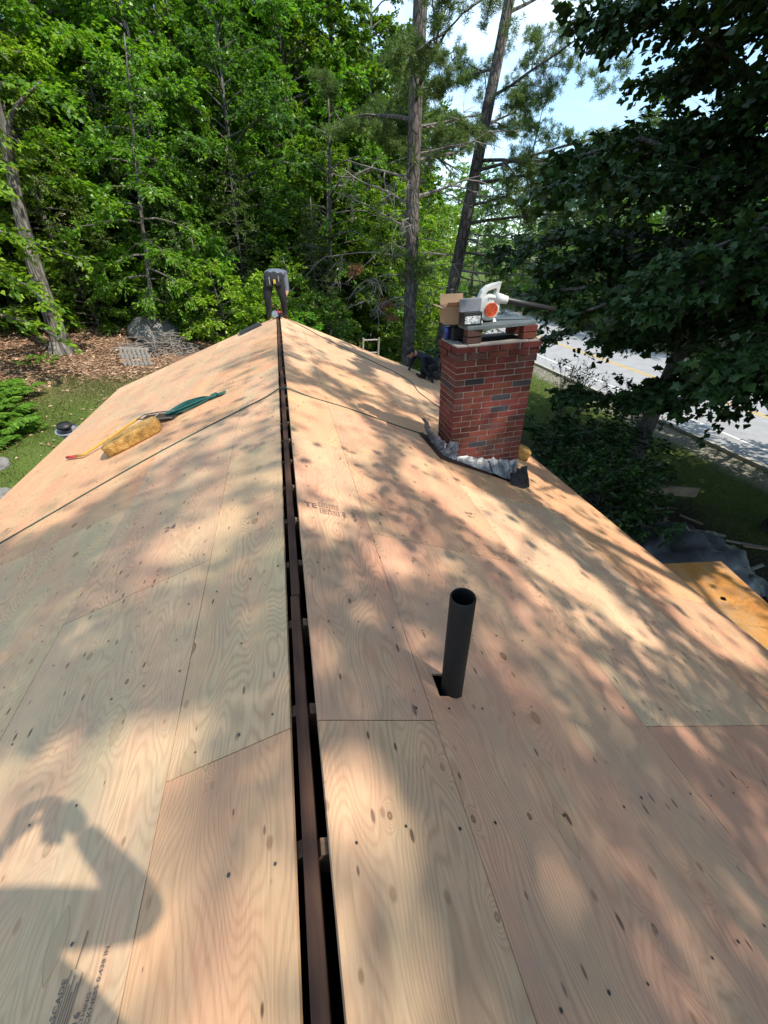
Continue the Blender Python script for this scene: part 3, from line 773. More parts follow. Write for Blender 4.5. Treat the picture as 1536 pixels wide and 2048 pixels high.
gr.lathe([(0.0, -.004), (.080, -.004), (.086, 0), (.086, .008), (.082, .011), (.078, .008), (.078, .004), (0.0, .004)], 40, Mg)
for k in range(6):
    r0 = .012 + k * .0115
    gr.lathe([(r0, .003), (r0 + .0012, .010), (r0 + .0052, .010), (r0 + .0064, .003)], 36, Mg)
for k in range(6):
    a = k * math.pi / 3 + .2
    gr.tube([Mg @ Vector((.008 * math.cos(a), .008 * math.sin(a), .008)), Mg @ Vector((.078 * math.cos(a + .5), .078 * math.sin(a + .5), .008))], .0028, 5)
gr.build('fan_grille', M_bo, blow)
gd = MB()
for k in range(6):
    r0 = .0184 + k * .0115
    gd.lathe([(r0, .0045), (r0 + .0048, .0045)], 36, Mg)
gd.build('grille_slot', simple('grille_dark', (.16, .025, .012), .7), blow)
V, F = text_mesh('STIHL', .040, .0012, .25)
lt = MB(); Ml = Matrix.Translation((-.045, -.013, .262)) @ rotx(90)
lt.add([Ml @ Vector(p) for p in V], F)
lt.build('lettering', M_bk, blow)
nz = MB()
ND = Vector((.93, -.24, -.22)).normalized(); N0 = Vector((.10, .03, .275))
nz.tube([N0 - ND * .02, N0 + ND * .06, N0 + ND * .075, N0 + ND * .125, N0 + ND * .13], [.068, .058, .052, .048, .044], 20)
nz.build('outlet', M_bw, blow, smooth=True)
tb = MB(); tb.tube([N0 + ND * .12, N0 + ND * .34, N0 + ND * .345, N0 + ND * .74, N0 + ND * .74], [.041, .037, .034, .030, .026], 20, False)
tb.tube([N0 + ND * .738, N0 + ND * .70], [.027, .024], 20)
tb.build('blower_tube', M_bk, blow, smooth=True)
en = MB(); en.box((.045, .165, .13), (.20, .12, .20)); en.tube([(.06, .13, .13), (.06, .25, .13)], .085, 18); en.box((-.05, .20, .07), (.12, .10, .10))
en.build('engine_cover', M_bk, blow, bevel=.012)

# open cardboard box
M_card = simple('cardboard', (.27, .18, .11), .85, var=.2, scale=9)
cb = empty('cardboard_box', label='open brown cardboard box with raised flaps behind the leaf blower', cat='cardboard box')
on_chimney(cb, .07, .30, TZ, -6); cb.scale = (.95, .95, .80)
bx, by, bz = .26, .22, .20
q = MB()
q.box((0, 0, .003), (bx, by, .005))
for c, d in (((0, -by / 2, bz / 2), (bx, .006, bz)), ((0, by / 2, bz / 2), (bx, .006, bz)), ((-bx / 2, 0, bz / 2), (.006, by - .008, bz)), ((bx / 2, 0, bz / 2), (.006, by - .008, bz))): q.box(c, d)
q.build('box_body', M_card, cb)
def flap(c, d, rot): 
    m = MB(); m.box(c, d, rot); return m.build('flap', M_card, cb)
flap((-.01, by / 2 + .012, bz + .055), (bx - .01, .005, .115), Matrix.Rotation(R_(-12), 3, 'X'))
flap((-bx / 2 - .045, 0, bz - .005), (.11, by - .012, .005), Matrix.Rotation(R_(18), 3, 'Y'))
flap((bx / 2 + .05, 0, bz + .04), (.11, by - .012, .005), Matrix.Rotation(R_(-38), 3, 'Y'))
flap((0, -by / 2 - .03, bz + .03), (bx - .01, .09, .005), Matrix.Rotation(R_(-40), 3, 'X'))
# flat grey carton leaning and a black nail box with white label
gb_ = MB(); gb_.box((0, 0, .065), (.22, .05, .13))
gcart = gb_.build('grey_carton', simple('grey_carton', (.17, .18, .21), .7, var=.3, scale=20), bevel=.003)
tag(gcart, 'blue grey carton lying on the black box beside the leaf blower', 'carton')
bb = empty('nail_box', label='black box with a scuffed white label standing left of the leaf blower', cat='box')
on_chimney(bb, .155, .10, TZ, 3); bb.scale = (.95, 1, .80)
m = MB(); m.box((0, 0, .075), (.20, .12, .15)); m.build('box_body', M_black, bb, bevel=.004)
def label_mat():
    t = NT('scuffed_label'); tc = t.n('TexCoord').outputs['Object']
    nn = t.n('TexNoise', None, Vector=t.n('Mapping', None, Vector=tc, Scale=(30, 30, 90)).outputs[0], Scale=1.0, Detail=4.0).outputs['Fac']
    cc = t.ramp(nn, [(.44, (.10, .12, .13)), (.52, (.52, .55, .55)), (.8, (.60, .62, .62))])
    return t.done(t.bsdf(Base__Color=cc, Roughness=.5).outputs[0])
m = MB(); m.box((-.005, -.0612, .068), (.17, .002, .085)); m.build('label', label_mat(), bb)
on_chimney(gcart, .145, .11, TZ + .121, 2); gcart.scale = (.95, 1, .85)
# blue can and dark bottle on the back left shoulder of the chimney
cn = MB(); cn.lathe([(0, 0), (.031, 0), (.033, .004), (.033, .112), (.028, .120), (.026, .121), (0, .119)], 24)
can = cn.build('drink_can', simple('blue_can', (.03, .05, .19), .3, .5, .2), smooth=True)
on_chimney(can, .018, .36, CT + .018); tag(can, 'blue drink can standing on the back left shoulder of the chimney', 'can')
cn = MB(); cn.box((0, 0, .06), (.10, .16, .12)); cn.box((0, 0, .125), (.07, .10, .02))
bk = cn.build('tool_pouch', M_black, bevel=.012)
on_chimney(bk, .09, .33, CT + .018); tag(bk, 'black pouch between the blue can and the brick pier', 'pouch')

# ------------------------------------------------------------------ things on the deck
def deck_frame(side, x, y, rz, lift=0.0):
    """local z = deck normal, local x = down-slope turned by rz"""
    return Matrix.Translation(roofx(side, x, y, lift)) @ (MR if side > 0 else ML).to_4x4() @ Matrix.Rotation(R_(rz), 4, 'Z')
def foam_mat():
    t = NT('foam'); tc = t.n('TexCoord').outputs['Object']
    n1 = t.n('TexNoise', None, Vector=tc, Scale=16.0, Detail=6.0, Roughness=.7).outputs['Fac']
    n2 = t.n('TexVoronoi', None, Vector=tc, Scale=60.0).outputs['Distance']
    cc = t.ramp(n1, [(.3, (.20, .10, .025)), (.5, (.40, .21, .05)), (.7, (.48, .31, .11))])
    b = t.bsdf(Base__Color=cc, Roughness=.95)
    bp = t.n('Bump', None, Height=t.math('ADD', n1, t.math('MULTIPLY', n2, .5)), Strength=.8, Distance=.02); t.t.links.new(bp.outputs[0], b.inputs['Normal'])
    return t.done(b.outputs[0])
M_foam = foam_mat()
def foam(name, L, W, H, seed):
    bm = bmesh.new(); bmesh.ops.create_cube(bm, size=1)
    bmesh.ops.subdivide_edges(bm, edges=bm.edges, cuts=7, use_grid_fill=True)
    r2 = random.Random(seed)
    from mathutils import noise
    for v in bm.verts:
        x, y, z = v.co
        e = max(abs(x), abs(y)) * 2
        v.co.x = x * L * (1 - .10 * (abs(z * 2) > .9) ) ; v.co.y = y * W * (1 - .10 * (abs(z * 2) > .9))
        rx = min(1, (abs(x) * 2) ** 6 + (abs(y) * 2) ** 6)
        v.co.z = (z + .5) * H * (1 - .10 * rx * (z > 0))
        # round plan corners
        if abs(x) > .36 and abs(y) > .36: v.co.x *= .94; v.co.y *= .92
        nz_ = noise.noise_vector(Vector((x * 5 + seed, y * 5, z * 5))) * .007
        v.co += nz_ if z > -.49 else Vector((nz_.x, nz_.y, 0))
    me = bpy.data.meshes.new(name); bm.to_mesh(me); bm.free()
    me.materials.append(M_foam); me.polygons.foreach_set('use_smooth', [True] * len(me.polygons))
    return link(name, me)
fo = foam('foam_pad', .68, .37, .15, 2)
fo.matrix_world = deck_frame(-1, -1.82, 5.02, 14, .001)
tag(fo, 'worn yellow foam kneeling pad lying by the shingle fork', 'foam pad')
fo2 = foam('foam_pad', .34, .24, .17, 7)
fo2.matrix_world = deck_frame(1, 3.42, 4.95, 60, .002)
tag(fo2, 'tan foam pad near the right eave just behind the chimney', 'foam pad')

# shingle fork: black toothed head, yellow shaft, red grip
fk = empty('shingle_fork', label='shingle fork with yellow shaft, red grip and dark toothed blade', cat='shingle fork')
pA, pB, pC, pD = roofx(-1, -2.93, 5.62, .03), roofx(-1, -2.58, 5.34, .035), roofx(-1, -1.86, 5.62, .11), roofx(-1, -1.70, 5.56, .13)
fk.location = pA
def loc_(p): return p - pA
m = MB(); m.tube(spline([loc_(pB), loc_(pB.lerp(pC, .08)), loc_(pB.lerp(pC, .5)), loc_(pC)], 5), .016, 10); m.tube([loc_(pA.lerp(pB, .5)), loc_(pB), loc_(pB.lerp(pC, .02))], .016, 10)
m.build('shaft', simple('yellow_shaft', (.50, .27, .045), .5, var=.2), fk, smooth=True)
m = MB(); m.tube([loc_(pA), loc_(pA.lerp(pB, .52))], [.019, .019], 12); m.build('grip', simple('red_grip', (.50, .035, .04), .5), fk, smooth=True)
m = MB()
hA, hB = pC, roofx(-1, -1.36, 5.30, .03)
ax = (hB - hA).normalized(); nn = ML @ Vector((0, 0, 1)); sd = ax.cross(nn).normalized()
L = (hB - hA).length
for s in (-.095, .095): m.tube([loc_(hA + sd * s * .6), loc_(hA + ax * L * .35 + sd * s), loc_(hB + sd * s)], .010, 6)
m.tube([loc_(hA - sd * .06), loc_(hA + sd * .06)], .012, 6)
m.tube([loc_(hA + ax * L * .45 - sd * .095), loc_(hA + ax * L * .45 + sd * .095)], .009, 6)
m.build('blade_frame', simple('worn_steel', (.22, .20, .17), .5, .5, .4), fk)
m = MB()
P0 = [hA + ax * L * .08 - sd * .06, hA + ax * L * .08 + sd * .06, hB + sd * .10, hB - sd * .10]
m.add([loc_(p - nn * .012) for p in P0] + [loc_(p - nn * .016) for p in P0], [(0, 1, 2, 3), (7, 6, 5, 4), (0, 4, 5, 1), (1, 5, 6, 2), (2, 6, 7, 3), (3, 7, 4, 0)])
for k in range(9):
    b0 = hB + sd * (-.10 + k * .0222)
    m.add([loc_(b0 - nn * .014), loc_(b0 + sd * .02 - nn * .014), loc_(b0 + sd * .010 + ax * .03 - nn * .018)], [(0, 1, 2)])
m.build('blade', simple('dark_blade', (.05, .035, .025), .6, .3, .5), fk)

# bundled green rope: loops gathered by a wrap
M_rope = simple('green_rope', (.012, .085, .075), .55, var=.3, scale=60)
M_cord = simple('green_cord', (.03, .065, .045), .55, var=.2, scale=60)
rope = empty('rope_coil', label='hank of dark teal rope gathered with a wrap on the left slope', cat='rope')
RO = deck_frame(-1, -1.18, 5.40, 172, .0); rope.matrix_world = RO
m = MB(); r2 = random.Random(4)
for k in range(11):
    w = r2.uniform(.05, .135); z = .012 + .011 * (k % 5); j = lambda s: r2.uniform(-s, s)
    ctrl = [(.32, j(.02), .02), (.16, w * .45, z), (-.10, w + j(.015), z + .01), (-.30, w * .55, z), (-.345 + j(.02), 0, z), (-.30, -w * .55, z), (-.10, -w + j(.015), z + .012), (.16, -w * .4, z), (.32, j(.02), .03)]
    m.tube(spline(ctrl, 5), .0085, 6)
m.build('rope_loops', M_rope, rope, smooth=True)
m = MB()
for k in range(6): m.tube([Vector((.30 + .012 * k, .035 * math.cos(t * .785), .028 + .026 * math.sin(t * .785))) for t in range(9)], .009, 6)
for k in range(6):
    m.tube([(.32, .02 - .008 * k, .03), (.47 + .03 * r2.random(), .05 - .02 * k, .018 + .005 * (k % 3))], .0085, 6)
m.build('rope_wrap', M_rope, rope, smooth=True)
# long cord over the roof
cp = [roofx(-1, -3.60, 3.25, .006), roofx(-1, -3.1, 3.44, .006), roofx(-1, -2.733, 3.624, .006), roofx(-1, -2.33, 3.795, .006), roofx(-1, -1.898, 3.98, .006), roofx(-1, -1.43, 4.15, .006), roofx(-1, -.915, 4.28, .006), roofx(-1, -.485, 4.355, .006), roofx(-1, -.21, 4.40, .007),
      Vector((-.06, 4.425, .0)), Vector((.0, 4.43, .012)), roofx(1, .10, 4.42, .016), roofx(1, .30, 4.43, .006), roofx(1, .723, 4.475, .006), roofx(1, 1.2, 4.436, .006), roofx(1, 1.55, 4.43, .006), roofx(1, 1.64, 4.46, .012)]
m = MB(); m.tube(spline(cp, 6), .0075, 6)
tag(m.build('extension_cord', M_cord, smooth=True), 'thin green cord draped over the ridge from the left eave to the chimney', 'cord')
hp_ = [(.18, 9.80), (.42, 9.66), (.70, 9.35), (.90, 9.15), (1.46, 8.78), (2.0, 8.50), (2.28, 8.32), (2.50, 7.95), (2.47, 7.5), (2.43, 7.1), (2.50, 6.75), (2.58, 6.4), (2.52, 6.1), (2.60, 5.5), (2.3, 4.9), (2.2, 4.5)]
m = MB(); m.tube(spline([roofx(1, x, y, .007) for x, y in hp_], 6), .007, 6)
tag(m.build('air_hose', M_black, smooth=True), 'thin black hose winding down the right slope towards the chimney', 'hose')

# dark shingle sheet over the far edge, circular saw, nail gun
m = MB(); m.box((0, 0, .012), (.50, .40, .022)); m.box((.03, .02, .034), (.46, .36, .02))
o = m.build('shingle_stack', simple('dark_shingle', (.022, .026, .03), .85, var=.4, scale=40, bump=.4), bevel=.002)
o.matrix_world = deck_frame(-1, -.62, 9.72, 8, .001); tag(o, 'dark flat roofing sheets lying left of the ridge at the far end', 'roofing sheets')
saw = empty('circular_saw', label='circular saw with silver blade and red body at the far end of the ridge', cat='circular saw')
saw.scale = (.78, .78, .78); saw.location = (-.02, 9.62, .005); saw.rotation_euler = (0, 0, R_(10))
m = MB(); Ms = Matrix.Translation((-.07, -.02, .075)) @ Matrix.Rotation(R_(78), 4, 'X') @ Matrix.Rotation(R_(-16), 4, 'Y')
teeth = []
for k in range(48):
    rr = .092 if k % 2 else .084
    teeth.append((rr * math.cos(k * 2 * math.pi / 48), rr * math.sin(k * 2 * math.pi / 48)))
m.prism(teeth, -.002, .002, Ms); m.lathe([(0, .008), (.02, .008), (.022, .002)], 16, Ms)
m.build('saw_blade', simple('blade_steel', (.30, .30, .29), .35, .8, .2), saw)
m = MB(); m.tube([(-.01, -.01, .10), (.12, .03, .10)], [.055, .045], 16); m.tube(spline([(.02, .03, .14), (.03, .12, .17), (.05, .19, .12)], 5), .022, 10)
m.build('saw_body', simple('dark_red_body', (.20, .012, .02), .4), saw, smooth=True)
m = MB(); m.box((.03, .03, .012), (.20, .26, .008)); m.box((.10, 0, .06), (.10, .10, .10)); m.build('saw_shoe', M_black, saw, bevel=.004)
gn = empty('nail_gun', label='small black nail gun lying near the crouching worker', cat='nail gun')
gn.matrix_world = deck_frame(1, 3.08, 8.98, 30, .001)
m = MB(); m.box((0, 0, .04), (.22, .06, .08)); m.box((.13, 0, .03), (.06, .04, .06)); m.build('gun_body', M_black, gn, bevel=.01)
m = MB(); m.box((.0, .09, .03), (.045, .15, .05)); m.build('gun_handle', M_black, gn, bevel=.01)
m = MB(); m.box((.10, .08, .025), (.03, .16, .035)); m.build('magazine', simple('grey_mag', (.2, .2, .2), .5, .5), gn, bevel=.004)

# ------------------------------------------------------------------ people
def skin_person(name, label, joints, edges, cols, hands=(), hair=(.02, .015, .012), head=None, group=None):
    """joints: {n:(pos, radius)}; cols: list of (material, set of joint names)"""
    root = empty(name, label=label, cat='person', group=group)
    names = list(joints); idx = {n: i for i, n in enumerate(names)}
    me = bpy.data.meshes.new('body'); me.from_pydata([joints[n][0] for n in names], [(idx[a], idx[b]) for a, b in edges], [])
    ob = bpy.data.objects.new('tmp', me); col.objects.link(ob)
    sk = ob.modifiers.new('s', 'SKIN'); sk.use_smooth_shade = True
    for i, n in enumerate(names):
        d = me.skin_vertices[0].data[i]; r = joints[n][1]
        d.radius = r if hasattr(r, '__len__') else (r, r); d.use_root = (n == 'pelvis')
    sb = ob.modifiers.new('sub', 'SUBSURF'); sb.levels = 2; sb.render_levels = 2
    bpy.context.view_layer.update()
    m2 = bpy.data.meshes.new_from_object(ob.evaluated_get(bpy.context.evaluated_depsgraph_get()))
    bpy.data.objects.remove(ob)
    m2.name = 'body'; m2.materials.clear()
    segs = []
    for k, (mt, pairs) in enumerate(cols):
        m2.materials.append(mt)
        for a, b in pairs: segs.append((k, Vector(joints[a][0]), Vector(joints[b][0])))
    for p in m2.polygons:
        c = p.center; best = 1e9
        for k, a, b in segs:
            ab = b - a; t = max(0, min(1, (c - a).dot(ab) / max(ab.length_squared, 1e-9)))
            d = (c - a - ab * t).length
            if d < best: best = d; p.material_index = k
        p.use_smooth = True
    body = link('body', m2, root)
    return root, body
M_skin = simple('skin', (.34, .19, .13), .6, var=.12, scale=12)
M_pants = simple('dark_work_trousers', (.012, .012, .014), .9, var=.4, scale=25, bump=.3)
M_boot = simple('boot_leather', (.045, .028, .018), .7)
M_greyshirt = simple('grey_shirt', (.095, .11, .145), .85, var=.18, scale=14, bump=.3)
M_navy = simple('navy_shirt', (.010, .013, .022), .9, var=.4, scale=20, bump=.3)
M_hair = simple('dark_hair', (.012, .010, .009), .7, var=.4, scale=120, bump=.5)
M_cap = simple('cap_cloth', (.014, .014, .018), .85)

def head_at(root, pos, fwd, upv, hair_m, scale=1.0, cap=None):
    """face, ears and hair built in a head frame: f forward, u up"""
    f = Vector(fwd).normalized(); u = Vector(upv); u = (u - f * u.dot(f)).normalized(); r = f.cross(u)
    M = Matrix((r, f, u)).transposed().to_4x4(); M = Matrix.Translation(pos) @ M @ Matrix.Scale(scale, 4)
    def ell(m, c, s, n=14, k=10):
        V = []; F = []
        for i in range(k + 1):
            th = math.pi * i / k
            for j in range(n):
                a = 2 * math.pi * j / n
                V.append(M @ Vector((c[0] + s[0] * math.sin(th) * math.cos(a), c[1] + s[1] * math.sin(th) * math.sin(a), c[2] + s[2] * math.cos(th))))
        for i in range(k):
            for j in range(n): F.append((i * n + j, (i + 1) * n + j, (i + 1) * n + (j + 1) % n, i * n + (j + 1) % n))
        m.add(V, F)
    m = MB(); ell(m, (0, 0, 0), (.075, .092, .11)); ell(m, (0, .025, -.06), (.055, .065, .06)); ell(m, (0, .098, -.012), (.013, .022, .024), 8, 6)
    for s in (-1, 1): ell(m, (s * .077, -.005, -.008), (.012, .02, .032), 8, 6)
    ell(m, (0, .082, -.062), (.024, .012, .010), 8, 6)
    m.build('head', M_skin, root, smooth=True)
    m = MB()
    for s in (-1, 1): ell(m, (s * .032, .084, .012), (.013, .010, .008), 8, 6)
    m.build('eyes', M_hair, root, smooth=True)
    m = MB(); ell(m, (0, -.016, .022), (.083, .095, .102))
    m.build('hair', hair_m, root, smooth=True)
    if cap:
        m = MB(); ell(m, (0, -.008, .042), (.087, .104, .085)); m.prism([(-.07, .05), (.07, .05), (.06, .15), (0, .175), (-.06, .15)], .048, .058, M)
        m.build('cap', cap, root, smooth=True)
def hand_at(root, wrist, d, nrm, side=1, grip=.5, matl=None):
    """palm and five bent fingers; d = direction of the fingers, nrm = back of the hand"""
    d = Vector(d).normalized(); n = Vector(nrm); n = (n - d * n.dot(d)).normalized(); s = d.cross(n) * side
    w = Vector(wrist); m = MB()
    m.tube([w, w + d * .035, w + d * .075, w + d * .092], [.026, .034, .036, .026], 10, True, .5)
    for k, (o, l) in enumerate(((-.030, .070), (-.010, .080), (.010, .076), (.029, .060))):
        p = w + d * .085 + s * o; c = -n
        q1 = p + (d * (1 - .3 * grip) + c * .45 * grip).normalized() * l * .45
        q2 = q1 + (d * (1 - .9 * grip) + c * grip).normalized() * l * .32
        q3 = q2 + (d * (1 - 1.5 * grip) + c * 1.2 * grip).normalized() * l * .25
        m.tube([p - d * .01, p, q1, q2, q3], [.0095, .0095, .0085, .0078, .006], 8)
    p = w + d * .03 - s * .03
    m.tube([p, p + (d * .6 - s * .8).normalized() * .035, p + (d * .9 - s * .6 - n * .5 * grip).normalized() * .062], [.012, .011, .008], 8)
    m.build('hand', matl or M_skin, root, smooth=True)

# bent worker straddling the far end of the ridge: seen from behind, torso tipped forward, right arm down to the saw
zl = lambda x: (-abs(x) * (SR if x > 0 else SL))
wx, wy = -.03, 9.80
J = {
 'pelvis': ((wx, wy, .86), (.17, .15)), 'waist': ((wx + .03, wy + .14, .93), (.175, .15)), 'chest': ((wx + .08, wy + .34, 1.02), (.205, .155)), 'neckb': ((wx + .11, wy + .50, .98), (.095, .08)), 'neck': ((wx + .12, wy + .57, .94), .058),
 'hipL': ((wx - .11, wy, .80), .125), 'kneeL': ((wx - .17, wy - .03, .42), .085), 'ankL': ((wx - .17, wy + .03, zl(-.2) + .10), .05), 'heelL': ((wx - .17, wy - .02, zl(-.2) + .055), .045), 'toeL': ((wx - .19, wy + .17, zl(-.2) + .045), .04),
 'hipR': ((wx + .11, wy, .80), .125), 'kneeR': ((wx + .17, wy - .04, .42), .085), 'ankR': ((wx + .18, wy + .03, zl(.2) + .10), .05), 'heelR': ((wx + .18, wy - .02, zl(.2) + .055), .045), 'toeR': ((wx + .21, wy + .17, zl(.2) + .045), .04),
 'shR': ((wx + .25, wy + .36, .95), .085), 'elR': ((wx + .27, wy + .22, .56), .05), 'wrR': ((wx + .14, wy + .04, .33), .033),
 'shL': ((wx - .12, wy + .42, .93), .085), 'elL': ((wx - .20, wy + .44, .55), .05), 'wrL': ((wx - .13, wy + .36, .30), .033)}
E = [('pelvis', 'waist'), ('waist', 'chest'), ('chest', 'neckb'), ('neckb', 'neck'), ('pelvis', 'hipL'), ('hipL', 'kneeL'), ('kneeL', 'ankL'), ('ankL', 'heelL'), ('ankL', 'toeL'), ('pelvis', 'hipR'), ('hipR', 'kneeR'), ('kneeR', 'ankR'), ('ankR', 'heelR'), ('ankR', 'toeR'), ('chest', 'shR'), ('shR', 'elR'), ('elR', 'wrR'), ('chest', 'shL'), ('shL', 'elL'), ('elL', 'wrL')]
def colset(shirt, sleeve_short=True):
    mid = [('shR', 'elR'), ('shL', 'elL')]
    return [(shirt, [('waist', 'chest'), ('chest', 'neckb'), ('chest', 'shR'), ('chest', 'shL')] + mid), (M_pants, [('pelvis', 'hipL'), ('hipL', 'kneeL'), ('kneeL', 'ankL'), ('pelvis', 'hipR'), ('hipR', 'kneeR'), ('kneeR', 'ankR'), ('pelvis', 'pelvis')]),
            (M_skin, [('elR', 'wrR'), ('elL', 'wrL'), ('neckb', 'neck')]), (M_boot, [('ankL', 'toeL'), ('ankL', 'heelL'), ('ankR', 'toeR'), ('ankR', 'heelR')])]
w1, _ = skin_person('person', 'worker in grey shirt and dark trousers bent over the far end of the ridge', J, E, colset(M_greyshirt))
head_at(w1, (wx + .14, wy + .67, .87), (.0, .55, -.8), (.1, .8, .5), M_hair, cap=M_cap)
hand_at(w1, (wx + .14, wy + .04, .33), (-.35, -.45, -.8), (.9, -.1, -.3), 1, .7); hand_at(w1, (wx - .13, wy + .36, .30), (.3, -.3, -.9), (-.9, .2, -.2), -1, .6)
m = MB()                                              # tool belt with pouches
Vb = []
m.tube([(wx + .155 * math.cos(t * math.pi / 8), wy + .05 + .135 * math.sin(t * math.pi / 8), .885 + .02 * math.sin(t * math.pi / 8)) for t in range(17)], .024, 6)
m.box((wx - .10, wy - .125, .78), (.12, .05, .17)); m.box((wx + .10, wy - .12, .79), (.12, .05, .15)); m.box((wx + .155, wy - .02, .76), (.05, .12, .16))
m.build('tool_belt', M_black, w1, bevel=.006)
m = MB(); m.box((wx + .02, wy - .145, .80), (.05, .045, .09)); m.build('tape_measure', simple('yellow_tape', (.50, .33, .04), .5), w1, bevel=.008)
m = MB(); m.tube([(wx - .08, wy - .15, .74), (wx - .085, wy - .155, .90)], .010, 6); m.tube([(wx + .11, wy - .145, .80), (wx + .112, wy - .15, .92)], .009, 6)
m.build('hand_tools', simple('pale_tool', (.4, .42, .45), .4, .5), w1)
w1.scale = (.97, .95, .84); w1.location = (wx * .03, wy * .05, -.10 * .16)

# crouching worker at the right eave
cx0, cy0 = 3.36, 9.30
zz = -.395 * cx0
J2 = {
 'pelvis': ((cx0 + .14, cy0 - .02, zz + .30), (.14, .125)), 'waist': ((cx0 + .02, cy0 + .02, zz + .43), (.14, .12)), 'chest': ((cx0 - .18, cy0 + .05, zz + .55), (.165, .13)), 'neckb': ((cx0 - .32, cy0 + .06, zz + .58), (.08, .075)), 'neck': ((cx0 - .37, cy0 + .06, zz + .585), .055),
 'hipL': ((cx0 + .12, cy0 + .10, zz + .27), .10), 'kneeL': ((cx0 - .14, cy0 + .15, zz + .13), .068), 'ankL': ((cx0 + .22, cy0 + .16, zz - .02), .05), 'toeL': ((cx0 + .36, cy0 + .16, zz - .08), .042),
 'hipR': ((cx0 + .13, cy0 - .12, zz + .27), .10), 'kneeR': ((cx0 - .06, cy0 - .22, zz + .34), .070), 'ankR': ((cx0 + .06, cy0 - .24, zz + .06), .05), 'toeR': ((cx0 - .07, cy0 - .25, zz + .085), .042),
 'shR': ((cx0 - .22, cy0 - .14, zz + .51), .075), 'elR': ((cx0 - .20, cy0 - .23, zz + .28), .05), 'wrR': ((cx0 - .05, cy0 - .34, zz + .12), .033),
 'shL': ((cx0 - .26, cy0 + .22, zz + .52), .075), 'elL': ((cx0 - .38, cy0 + .22, zz + .33), .05), 'wrL': ((cx0 - .42, cy0 + .14, zz + .25), .033)}
E2 = [e for e in E if 'heel' not in e[1]]
cs = colset(M_navy); cs[0][1].extend([('elR', 'wrR'), ('elL', 'wrL')]); cs[2] = (M_skin, [('neckb', 'neck')]); cs[3] = (M_boot, [('ankL', 'toeL'), ('ankR', 'toeR')])
w2, _ = skin_person('person', 'worker in dark navy clothes crouching at the right eave behind the chimney', J2, E2, cs)
head_at(w2, (cx0 - .46, cy0 + .05, zz + .60), (-.75, -.15, -.6), (-.4, 0, .9), M_hair, cap=M_cap)
hand_at(w2, (cx0 - .05, cy0 - .34, zz + .12), (.3, -.45, -.6), (.3, -.7, .5), 1, .5, M_black); hand_at(w2, (cx0 - .42, cy0 + .14, zz + .25), (-.25, -.25, -.7), (-.8, .2, .2), -1, .5, M_black)

# the photographer stands astride the ridge behind the camera and casts the shadow on the left slope
px_, py_ = -.02, -.34
J3 = {
 'pelvis': ((px_, py_ - .02, .90), (.15, .12)), 'waist': ((px_, py_ - .02, 1.08), (.14, .11)), 'chest': ((px_, py_ - .03, 1.32), (.17, .12)), 'neckb': ((px_, py_ - .03, 1.50), (.075, .07)), 'neck': ((px_, py_ - .015, 1.57), .055),
 'hipL': ((px_ - .10, py_ - .02, .84), .10), 'kneeL': ((px_ - .17, py_, .44), .068), 'ankL': ((px_ - .24, py_ - .05, zl(-.26) + .10), .05), 'heelL': ((px_ - .24, py_ - .10, zl(-.26) + .055), .045), 'toeL': ((px_ - .27, py_ + .09, zl(-.29) + .045), .04),
 'hipR': ((px_ + .10, py_ - .02, .84), .10), 'kneeR': ((px_ + .17, py_, .44), .068), 'ankR': ((px_ + .24, py_ - .05, zl(.24) + .10), .05), 'heelR': ((px_ + .24, py_ - .10, zl(.24) + .055), .045), 'toeR': ((px_ + .27, py_ + .09, zl(.27) + .045), .04),
 'shR': ((px_ + .21, py_ - .03, 1.42), .075), 'elR': ((px_ + .37, py_ + .05, 1.19), .052), 'wrR': ((px_ + .17, py_ + .25, 1.27), .034),
 'shL': ((px_ - .21, py_ - .03, 1.42), .075), 'elL': ((px_ - .35, py_ + .05, 1.17), .052), 'wrL': ((px_ - .05, py_ + .25, 1.27), .034)}
w3, _ = skin_person('person', 'photographer astride the near end of the ridge holding up a phone', J3, E, colset(M_navy))
head_at(w3, (px_, py_ + .02, 1.68), (0, 1, -.25), (0, .2, 1), M_hair)
hand_at(w3, (px_ + .17, py_ + .25, 1.27), (-.5, .5, .35), (.7, .6, 0), -1, .5); hand_at(w3, (px_ - .05, py_ + .25, 1.27), (.4, .5, .35), (-.7, .6, 0), 1, .5)
m = MB(); m.box((0, 0, 0), (.075, .150, .008), None)
ph = m.build('phone', M_black, bevel=.003); ph.matrix_world = cam.matrix_world @ Matrix.Translation((.0, -.055, .012))
tag(ph, 'black phone held up by the photographer', 'phone')

# ------------------------------------------------------------------ ladder, pallet, stones, debris
lad = empty('ladder', (2.02, 10.12, -3.2), (R_(8), 0, R_(4)), 'metal ladder whose top rungs rise above the far roof edge', 'ladder')
M_alu = simple('ladder_metal', (.36, .34, .30), .5, .3, .2)
for s in (-.19, .19):
    m = MB(); m.box((s, 0, 1.28), (.028, .062, 2.96)); m.build('rail', M_alu, lad, bevel=.004)
for k in range(10):
    m = MB(); m.tube([(-.18, 0, .06 + k * .295), (.18, 0, .06 + k * .295)], .017, 8); m.build('rung', M_alu, lad)

